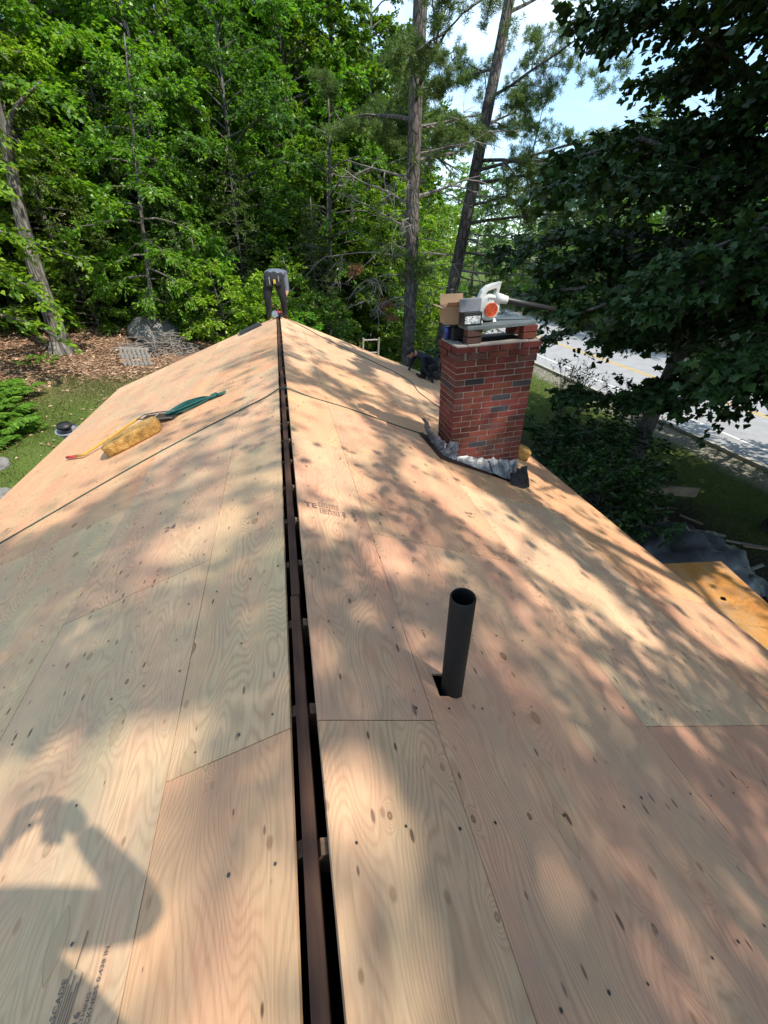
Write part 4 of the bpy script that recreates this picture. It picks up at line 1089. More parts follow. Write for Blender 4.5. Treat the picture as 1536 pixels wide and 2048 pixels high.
M_paint = simple('old_grey_wood', (.36, .33, .29), .9, var=.3)
gzp = gz(-4.25, 13.5)
pal = empty('pallet', (-4.25, 13.5, gzp), (0, 0, R_(-14)), 'weathered grey pallet lattice leaning beside the brush pile', 'pallet')
pal.scale = (.7, .7, .7)
for k in range(7):
    m = MB(); m.box((-.54 + k * .18, 0, .36), (.085, .022, .74), Matrix.Rotation(R_(rnd.uniform(-3, 3)), 3, 'Y')); m.build('slat', M_paint, pal)
for z in (.10, .40, .68):
    m = MB(); m.box((0, .04, z), (1.22, .045, .09)); m.build('stringer', M_paint, pal)
def branch_pile(name, c, rx, ry, h, nb, matl, label, cat, seed):
    r2 = random.Random(seed); m = MB()
    for k in range(nb):
        a = r2.uniform(0, 6.28); d = r2.uniform(0, 1) ** .6
        p = Vector((c[0] + rx * d * math.cos(a), c[1] + ry * d * math.sin(a), gz(c[0], c[1]) + h * (1 - d) * r2.random() + .02))
        dr = Vector((r2.uniform(-1, 1), r2.uniform(-1, 1), r2.uniform(-.25, .35))).normalized(); L = r2.uniform(.5, 1.3)
        m.tube([p - dr * L * .5, p + Vector((r2.uniform(-.08, .08), r2.uniform(-.08, .08), r2.uniform(0, .08))), p + dr * L * .5], [.018, .014, .006], 5)
    return tag(m.build(name, matl), label, cat)
branch_pile('brush_pile', (-4.0, 15.4), 1.15, 1.0, .8, 120, M_twig, 'grey heap of dry brush beyond the left roof edge', 'brush pile', 3)
def stone(name, loc, s, seed, label, cat='stone', group=None):
    bm = bmesh.new(); bmesh.ops.create_icosphere(bm, subdivisions=3, radius=1)
    from mathutils import noise
    for v in bm.verts:
        n = noise.noise_vector(v.co * 1.1 + Vector((seed, 0, 0)))
        v.co = Vector((v.co.x * s[0], v.co.y * s[1], v.co.z * s[2])) * (1 + .35 * n.x) + noise.noise_vector(v.co * 4 + Vector((seed, 3, 0))) * .04 * min(s)
    me = bpy.data.meshes.new(name); bm.to_mesh(me); bm.free(); me.materials.append(M_stone)
    o = link(name, me); o.location = loc; o.rotation_euler = (0, 0, seed); return tag(o, label, cat, group)
stone('boulder', (-5.62, 8.3, gz(-5.62, 8.3) + .04), (.26, .22, .15), 1.3, 'pale flat stone on the grass at the left edge of the picture')
stone('boulder', (-5.15, 7.4, gz(-5.15, 7.4) + .03), (.18, .16, .10), 2.1, 'small pale stone below the flat one beside the left eave')
stone('boulder', (-4.6, 17.0, gz(-4.6, 17.0) + .15), (.9, .7, .5), 3.7, 'large grey boulder in the woods behind the brush pile')
stone('boulder', (-12.5, 20.5, gz(-12.5, 20.5) + .4), (1.6, 1.1, .9), 5.1, 'big pale boulder in the shade left of the leaning trunk')
cap = empty('roof_vent_cap', label='grey plastic vent cap hanging at the left eave', cat='vent cap')
cap.matrix_world = Matrix.Translation((-3.78, 7.55, -1.50)) @ Matrix.Rotation(R_(12), 4, 'X')
m = MB(); m.lathe([(.11, -.12), (.11, 0), (.17, .01), (.18, .04), (.17, .05)], 20); m.build('cap_base', simple('grey_plastic', (.25, .27, .29), .5), cap, smooth=True)
m = MB(); m.lathe([(.07, .05), (.07, .10), (.12, .105), (.10, .15), (0, .165)], 20); m.build('cap_top', M_black, cap, smooth=True)

# yard on the right: torn-off sheets, boards, tarpaulin
def board(name, c, d, rz, matl, label, cat, group=None, rx=0, ry=0):
    m = MB(); m.box((0, 0, 0), d); o = m.build(name, matl, bevel=.002); o.location = c; o.rotation_euler = (R_(rx), R_(ry), R_(rz)); return tag(o, label, cat, group)
def hole_sheet():
    m = MB(); W, L, T = 1.22, 2.44, .018; hx, hy, hr = .69, 1.72, .04
    n = 12; V = []; F = []
    ringp = [(hx + hr * math.cos(2 * math.pi * i / n) * (1 + .25 * math.sin(i * 2.1)), hy + hr * math.sin(2 * math.pi * i / n)) for i in range(n)]
    def ray(a):
        c, s = math.cos(a), math.sin(a)
        t = min([(W - hx) / c if c > 1e-6 else (-hx / c if c < -1e-6 else 1e9), (L - hy) / s if s > 1e-6 else (-hy / s if s < -1e-6 else 1e9)])
        return (hx + c * t, hy + s * t)
    angs = sorted([2 * math.pi * i / n for i in range(n)])
    cor = [math.atan2(y - hy, x - hx) % (2 * math.pi) for x, y in ((W, L), (0, L), (0, 0), (W, 0))]
    for z in (0, -T):
        V += [(x, y, z) for x, y in ringp]
    out = [ray(a) for a in angs]
    for z in (0, -T):
        V += [(x, y, z) for x, y in out]
    for z in (0, -T): V += [(W, L, z), (0, L, z), (0, 0, z), (W, 0, z)]
    for i in range(n):
        j = (i + 1) % n
        F.append((i, 2 * n + i, 2 * n + j, j)); F.append((n + j, 3 * n + j, 3 * n + i, n + i)); F.append((j, n + j, n + i, i))
        a0 = angs[i]; a1 = angs[j] if j else 2 * math.pi
        for q, ca in enumerate(cor):
            if a0 < ca < a1:
                F.append((2 * n + i, 4 * n + q, 2 * n + j)); F.append((3 * n + j, 4 * n + 4 + q, 3 * n + i))
    b = 4 * n
    for i in range(4):
        j = (i + 1) % 4
        F.append((b + i, b + 4 + i, b + 4 + j, b + j))
    m.add(V, F); return m
os_ = hole_sheet().build('plywood_offcut', M_oldply)
os_.matrix_world = Matrix.Translation((4.58, 1.10, -2.66)) @ Matrix.Rotation(R_(-10), 4, 'Z') @ Matrix.Rotation(R_(-2), 4, 'Y') @ Matrix.Rotation(R_(1.5), 4, 'X')
tag(os_, 'orange stained plywood sheet with a knot hole lying in the sun beyond the right eave', 'plywood sheet')
for k in range(10):
    z = -2.74 - k * .118
    board('debris_sheet', (5.35 + rnd.uniform(-.12, .25) + (.25 if k == 1 else 0), 2.05 + rnd.uniform(-.15, .15), z), (1.25 + .1 * (k == 1), 2.4, .018 + .05 * (k % 3 == 2)), -10 + rnd.uniform(-14, 14), M_greywood if k % 2 else M_fascia, 'weathered sheet in the pile under the orange plywood', 'plywood sheet', 'piled sheets under the orange plywood', rx=rnd.uniform(-1.5, 1.5), ry=rnd.uniform(-2, 2))
for k, (x, y) in enumerate(((4.95, 1.3), (5.8, 1.1), (5.2, 2.9), (6.0, 2.6))):
    board('pile_block', (x, y, -3.35), (.09, .09, 1.15), 10 * k, M_greywood, 'upright timber block holding up the pile of sheets', 'timber block', 'blocks under the pile of sheets')
bm = bmesh.new(); bmesh.ops.create_grid(bm, x_segments=26, y_segments=26, size=1)
from mathutils import noise
for v in bm.verts:
    d = max(0, 1 - (v.co.x ** 2 + v.co.y ** 2) * .85)
    v.co = Vector((v.co.x * 1.15, v.co.y * .95, .42 * d ** .8 + .16 * noise.noise(v.co * 3.1) + .10 * abs(noise.noise(v.co * 7.3))))
me = bpy.data.meshes.new('tarpaulin'); bm.to_mesh(me); bm.free(); me.polygons.foreach_set('use_smooth', [True] * len(me.polygons))
o = link('tarpaulin', me, None, simple('grey_tarp', (.085, .09, .095), .32, var=.5, scale=3, spec=.5)); o.location = (7.15, 4.5, gz(7.15, 4.5) + .15); o.scale = (1.25, 1.2, 1.5)
tag(o, 'crumpled shiny dark grey tarpaulin beyond the orange plywood', 'tarpaulin')
board('loose_board', (9.3, 7.0, gz(9.3, 7.0) + .30), (1.7, .05, .26), -20, M_fascia, 'long brown board lying near the shrub in the dark yard', 'board')
board('loose_board', (8.2, 5.35, gz(8.2, 5.35) + .12), (.95, .20, .03), -30, M_fascia, 'short tan board behind the tarpaulin', 'board')
for k, (x, y, L, rz) in enumerate(((6.9, 5.9, .8, 15), (7.5, 6.4, 1.0, 65), (9.0, 5.6, 1.2, -35), (7.9, 7.0, .7, 80), (8.9, 4.2, .9, 10), (9.3, 6.0, .5, 120), (8.2, 6.5, .55, 50), (8.5, 6.0, .6, 40), (9.7, 4.9, .9, -28), (9.85, 4.75, .7, -22), (8.4, 4.0, 1.3, 105), (7.6, 5.6, .5, 60))):
    board('scrap_stick', (x, y, gz(x, y) + .07), (L, .06, .03), rz, M_fascia if k % 2 else M_greywood, 'splintered wood scrap on the dark ground right of the house', 'wood scrap', 'wood scraps in the dark yard', ry=rnd.uniform(-6, 6))
for k, x_ in enumerate((13.9, 13.9)):
    pass
pb = MB(); pb.box((0, 0, .45), (.05, .05, 1.1)); o = pb.build('marker_post', M_greywood); o.location = (13.6, 17.2, gz(13.6, 17.2)); tag(o, 'thin grey marker post beside the road behind the chimney', 'post')

# ------------------------------------------------------------------ sunlight gaps: where the photograph's deck is lit, the canopy has a gap
LIT = [
    (0.62, -1, [(-3.76, 5.4), (-3.58, 6.79), (-3.3, 8.96), (-2.8, 9.45), (-1.18, 7.1), (-0.13, 7.02), (-0.06, 5.44), (-0.1, 4.19), (-0.35, 3.78), (-0.64, 3.74), (-1.17, 3.74), (-1.73, 3.66), (-2.22, 3.46), (-2.76, 3.66)]),
    (0.97, -1, [(-3.76, 5.4), (-3.57, 6.59), (-3.29, 7.53), (-2.56, 6.43), (-2.82, 5.72), (-2.94, 4.58), (-3.15, 4.35)]),
    (0.97, -1, [(-1.7, 7.37), (-1.72, 7.07), (-1.95, 6.95), (-2.31, 7.04), (-2.68, 7.3), (-2.93, 7.68), (-2.95, 8.02), (-2.7, 8.18), (-2.29, 8.07), (-1.9, 7.75)]),
    (0.97, -1, [(-0.57, 6.09), (-0.67, 5.94), (-0.96, 5.94), (-1.36, 6.09), (-1.74, 6.34), (-1.94, 6.61), (-1.87, 6.79), (-1.54, 6.79), (-1.09, 6.62), (-0.73, 6.35)]),
    (0.97, -1, [(-0.15, 4.02), (-0.17, 3.79), (-0.3, 3.63), (-0.47, 3.57), (-0.64, 3.63), (-0.74, 3.8), (-0.75, 4.03), (-0.63, 4.22), (-0.44, 4.3), (-0.25, 4.22)]),
    (0.97, -1, [(-0.89, 4.22), (-0.96, 4.05), (-1.24, 3.89), (-1.6, 3.81), (-1.92, 3.82), (-2.1, 3.92), (-2.06, 4.09), (-1.8, 4.25), (-1.41, 4.36), (-1.05, 4.34)]),
    (0.97, -1, [(-0.06, 5.86), (-0.08, 5.53), (-0.17, 5.3), (-0.3, 5.23), (-0.44, 5.35), (-0.54, 5.63), (-0.55, 5.98), (-0.46, 6.27), (-0.31, 6.35), (-0.15, 6.19)]),
    (0.97, -1, [(-0.25, 2.2), (-0.4, 1.98), (-0.65, 1.98), (-0.95, 2.2), (-0.95, 2.45), (-0.7, 2.52), (-0.4, 2.42)]),
    (0.9, -1, [(-1.56, 3.84), (-1.6, 3.7), (-1.81, 3.59), (-2.1, 3.54), (-2.38, 3.57), (-2.55, 3.68), (-2.54, 3.82), (-2.34, 3.94), (-2.02, 4.0), (-1.72, 3.96)]),
    (0.97, -1, [(-1.7, 1.2), (-0.80, 1.05), (-0.42, 0.95), (-0.36, 0.5), (-0.36, 0.12), (-1.7, 0.12)]),
    (0.97, -1, [(-0.42, -0.02), (0.0, -0.05), (0.0, 0.64), (-0.18, 0.56), (-0.34, 0.32)]),
    (0.7, -1, [(-0.18, 7.94), (-0.23, 7.69), (-0.39, 7.53), (-0.61, 7.52), (-0.82, 7.66), (-0.93, 7.9), (-0.89, 8.16), (-0.72, 8.34), (-0.48, 8.35), (-0.27, 8.19)]),
    (0.7, -1, [(-0.75, 7.62), (-0.82, 7.44), (-1.05, 7.38), (-1.36, 7.46), (-1.65, 7.66), (-1.8, 7.9), (-1.75, 8.1), (-1.51, 8.16), (-1.17, 8.07), (-0.88, 7.86)]),
    (0.93, 1, [(0.04, 4.72), (0.43, 4.99), (0.82, 4.38), (0.94, 3.62), (0.66, 2.99), (0.43, 2.9), (0.2, 2.48), (0.07, 2.64), (0.05, 3.29)]),
    (0.95, 1, [(0.55, 2.4), (0.44, 2.25), (0.32, 2.21), (0.22, 2.28), (0.18, 2.45), (0.21, 2.68), (0.31, 2.88), (0.46, 2.95), (0.58, 2.85), (0.61, 2.63)]),
    (0.9, 1, [(0.31, 1.97), (0.26, 1.88), (0.19, 1.84), (0.12, 1.86), (0.09, 1.93), (0.09, 2.04), (0.14, 2.14), (0.21, 2.19), (0.28, 2.17), (0.32, 2.08)]),
    (0.8, 1, [(0.35, 5.65), (0.25, 5.4), (0.15, 5.42), (0.09, 5.7), (0.08, 6.18), (0.14, 6.73), (0.26, 7.1), (0.38, 7.08), (0.44, 6.68), (0.43, 6.12)]),
    (0.97, 1, [(1.25, 3.84), (1.46, 3.66), (1.76, 3.37), (2.1, 2.57), (2.36, 1.89), (2.45, 1.3), (2.22, 1.23), (1.97, 1.57), (1.65, 1.96), (1.35, 2.24), (1.17, 2.57), (0.91, 2.9)]),
    (0.85, 1, [(3.79, 5.35), (3.78, 4.47), (3.94, 3.34), (3.75, 2.38), (3.31, 2.2), (3.06, 2.82), (2.75, 3.36), (2.77, 3.98)]),
    (0.85, 1, [(3.7, 2.62), (3.79, 1.98), (3.71, 1.3), (3.02, 0.91), (2.96, 1.17), (2.97, 1.63)]),
    (0.97, 1, [(-0.05, 0.62), (0.16, 0.62), (0.26, 0.42), (0.22, 0.0), (-0.05, -0.05)]),
    (0.9, 1, [(0.62, 1.68), (0.56, 1.61), (0.49, 1.59), (0.44, 1.62), (0.41, 1.69), (0.43, 1.77), (0.49, 1.85), (0.57, 1.88), (0.63, 1.85), (0.65, 1.77)]),
    (0.95, 1, [(2.82, 9.76), (2.53, 9.38), (2.12, 9.32), (1.72, 9.6), (1.44, 10.12), (1.41, 10.73), (1.66, 11.2), (2.12, 11.32), (2.59, 10.99), (2.85, 10.37)]),
    (0.95, 1, [(1.41, 5.8), (1.26, 5.63), (1.01, 5.6), (0.75, 5.74), (0.56, 5.98), (0.52, 6.25), (0.65, 6.46), (0.92, 6.51), (1.21, 6.36), (1.4, 6.08)]),
    (0.95, 1, [(2.42, 6.65), (2.24, 6.47), (2.0, 6.53), (1.78, 6.82), (1.66, 7.24), (1.68, 7.66), (1.86, 7.9), (2.13, 7.83), (2.38, 7.49), (2.48, 7.03)]),
    (0.9, 1, [(1.12, 7.92), (0.98, 7.65), (0.76, 7.57), (0.52, 7.69), (0.35, 7.97), (0.31, 8.32), (0.43, 8.62), (0.67, 8.73), (0.93, 8.6), (1.11, 8.28)]),
    (0.9, 1, [(1.14, 10.51), (1.0, 10.1), (0.75, 9.81), (0.5, 9.75), (0.32, 9.91), (0.27, 10.25), (0.38, 10.66), (0.63, 10.99), (0.91, 11.09), (1.12, 10.9)]),
    (0.9, 1, [(1.41, 4.43), (1.3, 4.35), (1.14, 4.38), (0.96, 4.52), (0.85, 4.71), (0.83, 4.9), (0.93, 5.0), (1.12, 4.97), (1.3, 4.82), (1.41, 4.61)]),
    (0.9, 1, [(2.7, 6.87), (2.56, 6.68), (2.43, 6.64), (2.34, 6.76), (2.33, 7.01), (2.4, 7.3), (2.53, 7.52), (2.68, 7.57), (2.78, 7.43), (2.78, 7.15)]),
    (0.9, 1, [(1.22, 7.24), (1.13, 7.06), (0.99, 6.99), (0.86, 7.06), (0.77, 7.24), (0.77, 7.47), (0.85, 7.66), (0.99, 7.75), (1.14, 7.67), (1.22, 7.48)]),
    (0.8, 1, [(2.88, 1.14), (2.8, 1.14), (2.74, 1.21), (2.73, 1.31), (2.77, 1.43), (2.86, 1.51), (2.95, 1.51), (3.01, 1.44), (3.01, 1.32), (2.96, 1.21)]),
]

def inpoly(px, py, poly):
    res = np.zeros(px.shape, bool); n = len(poly); j = n - 1
    for i in range(n):
        xi, yi = poly[i]; xj, yj = poly[j]
        c = ((yi > py) != (yj > py)) & (px < (xj - xi) * (py - yi) / (yj - yi + 1e-12) + xi)
        res ^= c; j = i
    return res
S_ = np.array(SUN)
def keep_leaves(P, D, N, L, wid, rng, leave=0.0):
    d = nrmz(D); n = nrmz(N - d * (N * d).sum(-1, keepdims=True)); s = np.cross(d, n); l = L[:, None]
    st = rng.bit_generator.state; k = np.ones(len(P), bool)
    for q in (P + d * l * .2, P + d * l * .75):
        rng.bit_generator.state = st          # one throw per leaf, shared by its corners
        k &= keep_mask(q, rng)
    return k | (rng.random(len(P)) < leave)
def keep_mask(P, rng):
    """False for leaves that stand in a gap of the canopy"""
    keep = np.ones(len(P), bool)
    jit = rng.normal(0, .02, (len(P), 2))
    def gap(qx, qy):
        # smooth clumps, so that all layers of leaves open and close together; about uniform in 0..1
        g = np.sin(2.3 * qx + 1.9 * np.sin(1.1 * qy + .6)) + np.sin(1.6 * qy + 2.2 * np.sin(1.4 * qx + 2.0)) + .8 * np.sin(4.4 * qx - 2.1 * qy + 1.0) + .7 * np.sin(5.1 * qy + 3.0 * qx)
        return 1 / (1 + np.exp(-1.45 * g))
    for side, nrm in ((1, np.array([SR, 0, 1.])), (-1, np.array([-SL, 0, 1.]))):
        t = (P @ nrm) / (S_ @ nrm); Q = P - t[:, None] * S_
        ok = (t > 0) & (Q[:, 0] * side > 0)
        qx, qy = Q[:, 0] + jit[:, 0], Q[:, 1] + jit[:, 1]
        for p, sd, poly in LIT:
            if sd != side: continue
            h = inpoly(qx, qy, poly) & ok
            keep &= ~(h & ((gap(qx, qy) < p) if p < .9 else True))
    # chimney front
    t = (P[:, 1] - 3.87) / S_[1]; Q = P - t[:, None] * S_
    h = (t > 0) & inpoly(Q[:, 0], Q[:, 2], [(1.78, .06), (2.2, .12), (2.40, -.05), (2.36, -.45), (2.5, -.62), (2.3, -.9), (1.8, -.8), (1.95, -.4)])
    keep &= ~h
    # orange sheet in the yard, slab, lit strip of bricks
    t = (P[:, 2] + 3.0) / S_[2]; Q = P - t[:, None] * S_
    h = (t > 0) & inpoly(Q[:, 0], Q[:, 1], [(5.1, 1.4), (6.6, 1.5), (6.5, 3.2), (6.1, 3.9), (5.6, 3.3), (5.0, 3.2)])
    keep &= ~(h)
    t = (P[:, 2] - .8) / S_[2]; Q = P - t[:, None] * S_
    h = (t > 0) & inpoly(Q[:, 0], Q[:, 1], [(1.7, 3.7), (2.75, 3.7), (2.75, 4.5), (1.6, 4.5)])
    keep &= ~(h & (gap(Q[:, 0] * 2, Q[:, 1] * 2) < .75))
    # far worker's back
    t = (P[:, 2] - .95) / S_[2]; Q = P - t[:, None] * S_
    h = (t > 0) & inpoly(Q[:, 0], Q[:, 1], [(-.3, 9.6), (.4, 9.6), (.4, 10.5), (-.3, 10.5)])
    keep &= ~h
    return keep

# ------------------------------------------------------------------ foliage builders
def nrmz(v): return v / np.maximum(np.linalg.norm(v, axis=-1, keepdims=True), 1e-9)
MAPLE = np.array([(0, 0), (-.02, .36), (.24, .30), (.40, .58), (.52, .26), (1.0, 0), (.52, -.26), (.40, -.58), (.24, -.30), (-.02, -.36)])
def leaves_mesh(name, pos, d, n, L, wid, lobed=False, fold=.12):
    d = nrmz(d); n = nrmz(n - d * (n * d).sum(-1, keepdims=True)); s = np.cross(d, n)
    L = L[:, None]
    N = len(pos)
    if not lobed:
        w = wid * L
        V = np.stack([pos, pos + d * L * .45 + s * w * .5 + n * L * fold, pos + d * L - n * L * .08, pos + d * L * .45 - s * w * .5 + n * L * fold], 1)
        F = np.arange(N * 4).reshape(N, 4)
        return mesh_np(name, V.reshape(-1, 3), F)
    k = len(MAPLE); tm = MAPLE
    V = np.empty((N, k + 1, 3))
    V[:, 0] = pos + d * L * .32
    for i, (u, v) in enumerate(tm):
        V[:, i + 1] = pos + d * L * u + s * L * v + n * L * (.22 * abs(v) - .28 * u * u)
    tri = np.array([(0, 1 + i, 1 + (i + 1) % k) for i in range(k)])
    F = (np.arange(N)[:, None, None] * (k + 1) + tri[None]).reshape(-1, 3)
    return mesh_np(name, V.reshape(-1, 3), F)

def gen_tree(seed, H, base, R, nl, tw, lv, Lf, wid=.62, rtrunk=.12, prof='round', up=(.1, .8), droop=.35, lean=(0, 0), tilt=.5, wig=.25, twl=1.0, start=.22, twigs=True, lr=1.0, base_at=None, prune=None):
    """returns wood MB and leaf arrays (pos, dir, normal, length)"""
    rng = np.random.default_rng(seed); r2 = random.Random(seed)
    wood = MB(); P = []; D = []; NN = []; LL_ = []
    tp = []; nseg = 10
    for i in range(nseg + 1):
        t = i / nseg
        tp.append(Vector((lean[0] * t * H + wig * .4 * math.sin(t * 5 + seed), lean[1] * t * H + wig * .4 * math.cos(t * 4.2 + seed * 2), t * H)) - Vector((wig * .4 * math.sin(seed), wig * .4 * math.cos(seed * 2), .25 if i == 0 else 0)))
    rad = [rtrunk * (1.35 if i == 0 else 1.0) * (1 - .88 * (i / nseg)) + .01 for i in range(nseg + 1)]
    wood.tube(tp, rad, 10)
    def trunk_at(h):
        f = max(0, min(.999, h / H)) * nseg; i = int(f); return tp[i].lerp(tp[i + 1], f - i), rad[i]
    for i in range(nl):
        u = (i + r2.random()) / nl
        h = base + (H - base) * u * .98
        az = i * 2.39996 + r2.uniform(-.5, .5)
        if prof == 'round': pr = (.62 + .38 * math.sin(math.pi * min(1, u * 1.15 + .05))) * (1 - u ** 3.2) + .10
        elif prof == 'cone': pr = (1 - u) ** .85 + .06
        else: pr = .8 * (1 - u ** 2) + .25
        Ln = R * pr * r2.uniform(.72, 1.15)
        el = up[0] + (up[1] - up[0]) * u + r2.uniform(-.12, .12)
        o, rt = trunk_at(h)
        dh = Vector((math.cos(az), math.sin(az), 0))
        pts = []
        for k in range(6):
            s = k / 5
            pts.append(o + dh * Ln * s * math.cos(el * .6) + Vector((0, 0, Ln * (math.sin(el) * s - droop * s * s))) + Vector((r2.uniform(-1, 1), r2.uniform(-1, 1), r2.uniform(-1, 1))) * .05 * Ln * s)
        if prune is not None:
            for _ in range(8):
                if not any(prune(p) for p in pts[2:]): break
                pts = [o + (p - o) * .85 for p in pts]
            Ln = (pts[-1] - o).length
        r0 = min(rt * .55, .012 + .016 * Ln) * lr
        pa = np.array([tuple(p) for p in pts])
        clear = True
        if base_at is not None:                 # limbs that would cross a gap of the canopy are left off
            fine = np.concatenate([pa[:-1] * (1 - f_) + pa[1:] * f_ for f_ in (0, .25, .5, .75)]) + base_at
            clear = keep_mask(fine, np.random.default_rng(1)).mean() > .86
        if clear: wood.tube(pts, [r0 * (1 - .85 * k / 5) + .003 for k in range(6)], 5, False)
        m = max(3, int(tw * pr))
        ss = rng.uniform(start, 1, m) ** .8
        f = ss * 4.999; fi = f.astype(int); ft = (f - fi)[:, None]
        q = pa[fi] * (1 - ft) + pa[fi + 1] * ft
        tang = nrmz(pa[fi + 1] - pa[fi])
        sidev = nrmz(np.cross(tang, np.array([0, 0, 1.])))
        sg = np.where(rng.random(m) < .5, -1., 1.)[:, None]
        ang = rng.uniform(.5, 1.25, m)[:, None]
        td = nrmz(tang * np.cos(ang) + sidev * sg * np.sin(ang) + np.array([0, 0, 1.]) * rng.normal(0, .38, (m, 1)))
        tl = (.22 * Ln * (1.15 - ss) + .28) * rng.uniform(.6, 1.2, m) * twl
        for j in range(0, m if twigs else 0, 2 if lv > 6 else 3):
            a = q[j]; b = q[j] + td[j] * tl[j]
            wood.tube([Vector(a), Vector((a + b) / 2 + np.array([0, 0, .02])), Vector(b)], [.006, .004, .002], 3, False)
        t = rng.uniform(.05, 1.05, (m, lv))
        pos = q[:, None] + td[:, None] * (tl[:, None] * t)[..., None] + np.array([0, 0, -1.]) * (.18 * tl[:, None] * t * t)[..., None]
        pos = pos + rng.normal(0, .035, pos.shape)
        sv = np.cross(td, np.array([0, 0, 1.]))
        la = rng.uniform(-1.2, 1.2, (m, lv, 1))
        dv = td[:, None] * np.cos(la) + sv[:, None] * np.sin(la) + np.array([0, 0, -1.]) * rng.uniform(-.1, .5, (m, lv, 1))
        nv = np.array([0, 0, 1.]) + rng.normal(0, tilt, (m, lv, 3))
        P.append(pos.reshape(-1, 3)); D.append(dv.reshape(-1, 3)); NN.append(nv.reshape(-1, 3)); LL_.append(np.full(m * lv, Lf) * rng.uniform(.65, 1.2, m * lv))
    return wood, np.concatenate(P), np.concatenate(D), np.concatenate(NN), np.concatenate(LL_)

def tree_object(name, wood, bark, crown_me, loc, label, cat, group=None, scale=1, rz=0, tint=(1, 1, 1)):
    t = empty(name, loc, (0, 0, rz), label, cat, group); t.scale = (scale,) * 3 if not hasattr(scale, '__len__') else scale
    me = wood if isinstance(wood, bpy.types.Mesh) else None
    if me is None:
        me = wood.mesh('trunk'); me.materials.append(bark); me.polygons.foreach_set('use_smooth', [True] * len(me.polygons))
    link('trunk', me, t)
    c = link('crown', crown_me, t); c.color = c4(tint)
    return t, me

VAR = {}
def variant(key, leafm, bark, wid=.62, **k):
    w, P, D, N_, L = gen_tree(**k)
    cm = leaves_mesh('crown', P, D, N_, L, wid); cm.materials.append(leafm)
    wm = w.mesh('trunk'); wm.materials.append(bark); wm.polygons.foreach_set('use_smooth', [True] * len(wm.polygons))
    VAR[key] = (wm, cm)
for i in range(4):
    variant('broad%d' % i, M_leaf, M_bark2, seed=20 + i, H=11, base=1.0 + i * .4, R=3.7, nl=54, tw=46, lv=18, Lf=.142, rtrunk=.13, up=(.05, .95), droop=.32, tilt=.75, twl=1.15)
for i in range(2):
    variant('tall%d' % i, M_leaf, M_bark2, seed=30 + i, H=15, base=3.5, R=3.9, nl=56, tw=46, lv=17, Lf=.155, rtrunk=.17, up=(.15, .95), droop=.28, tilt=.75, twl=1.15)
for i in range(3):
    variant('hemlock%d' % i, M_hem, M_bark2, wid=.30, seed=40 + i, H=10, base=.4, R=3.0, nl=84, tw=34, lv=18, Lf=.16, rtrunk=.13, prof='cone', up=(-.15, .35), droop=.30, tilt=.45, twl=1.15)
for i in range(3):
    variant('sapling%d' % i, M_leaf, M_bark2, seed=50 + i, H=3.6, base=.2, R=1.7, nl=32, tw=24, lv=12, Lf=.13, rtrunk=.035, up=(.1, .9), droop=.25, tilt=.7)
for i in range(2):
    variant('bush%d' % i, M_leafm, M_bark2, seed=60 + i, wid=.42, H=1.9, base=.1, R=1.5, nl=34, tw=18, lv=12, Lf=.135, rtrunk=.03, prof='flat', up=(.2, 1.1), droop=.15)
def place(key, name, x, y, label, cat, group=None, scale=1, rz=None, tint=(1, 1, 1), dz=0):
    wm, cm = VAR[key]
    t = empty(name, (x, y, gz(x, y) - .1 + dz), (0, 0, rnd.uniform(0, 6.28) if rz is None else rz), label, cat, group); t.scale = (scale,) * 3 if not hasattr(scale, '__len__') else scale
    link('trunk', wm, t); c = link('crown', cm, t); c.color = c4(tint); return t

def where_left(x, y):
    r = x / y
    return 'left of the thick ridged trunk' if r < -.44 else 'between the thick ridged trunk and the thin trunk' if r < -.26 else 'between the thin trunk and the bent worker' if r < -.01 else 'between the bent worker and the middle pine' if r < .28 else 'right of the middle pine'
def where_road(x, y):
    r = x / y
    return 'behind the dark maple' if r > .95 else 'above the black blower tube' if r > .62 else 'just right of the leaning pine'
def rtint(a=.75, b=1.25, warm=0):
    k = rnd.uniform(a - .12, b + .12)
    if rnd.random() < .28: return (k * 1.5, k * 1.2, k * .8)
    return (k * rnd.uniform(.85, 1.2) + warm, k * rnd.uniform(.92, 1.08), k * rnd.uniform(.7, 1.1))
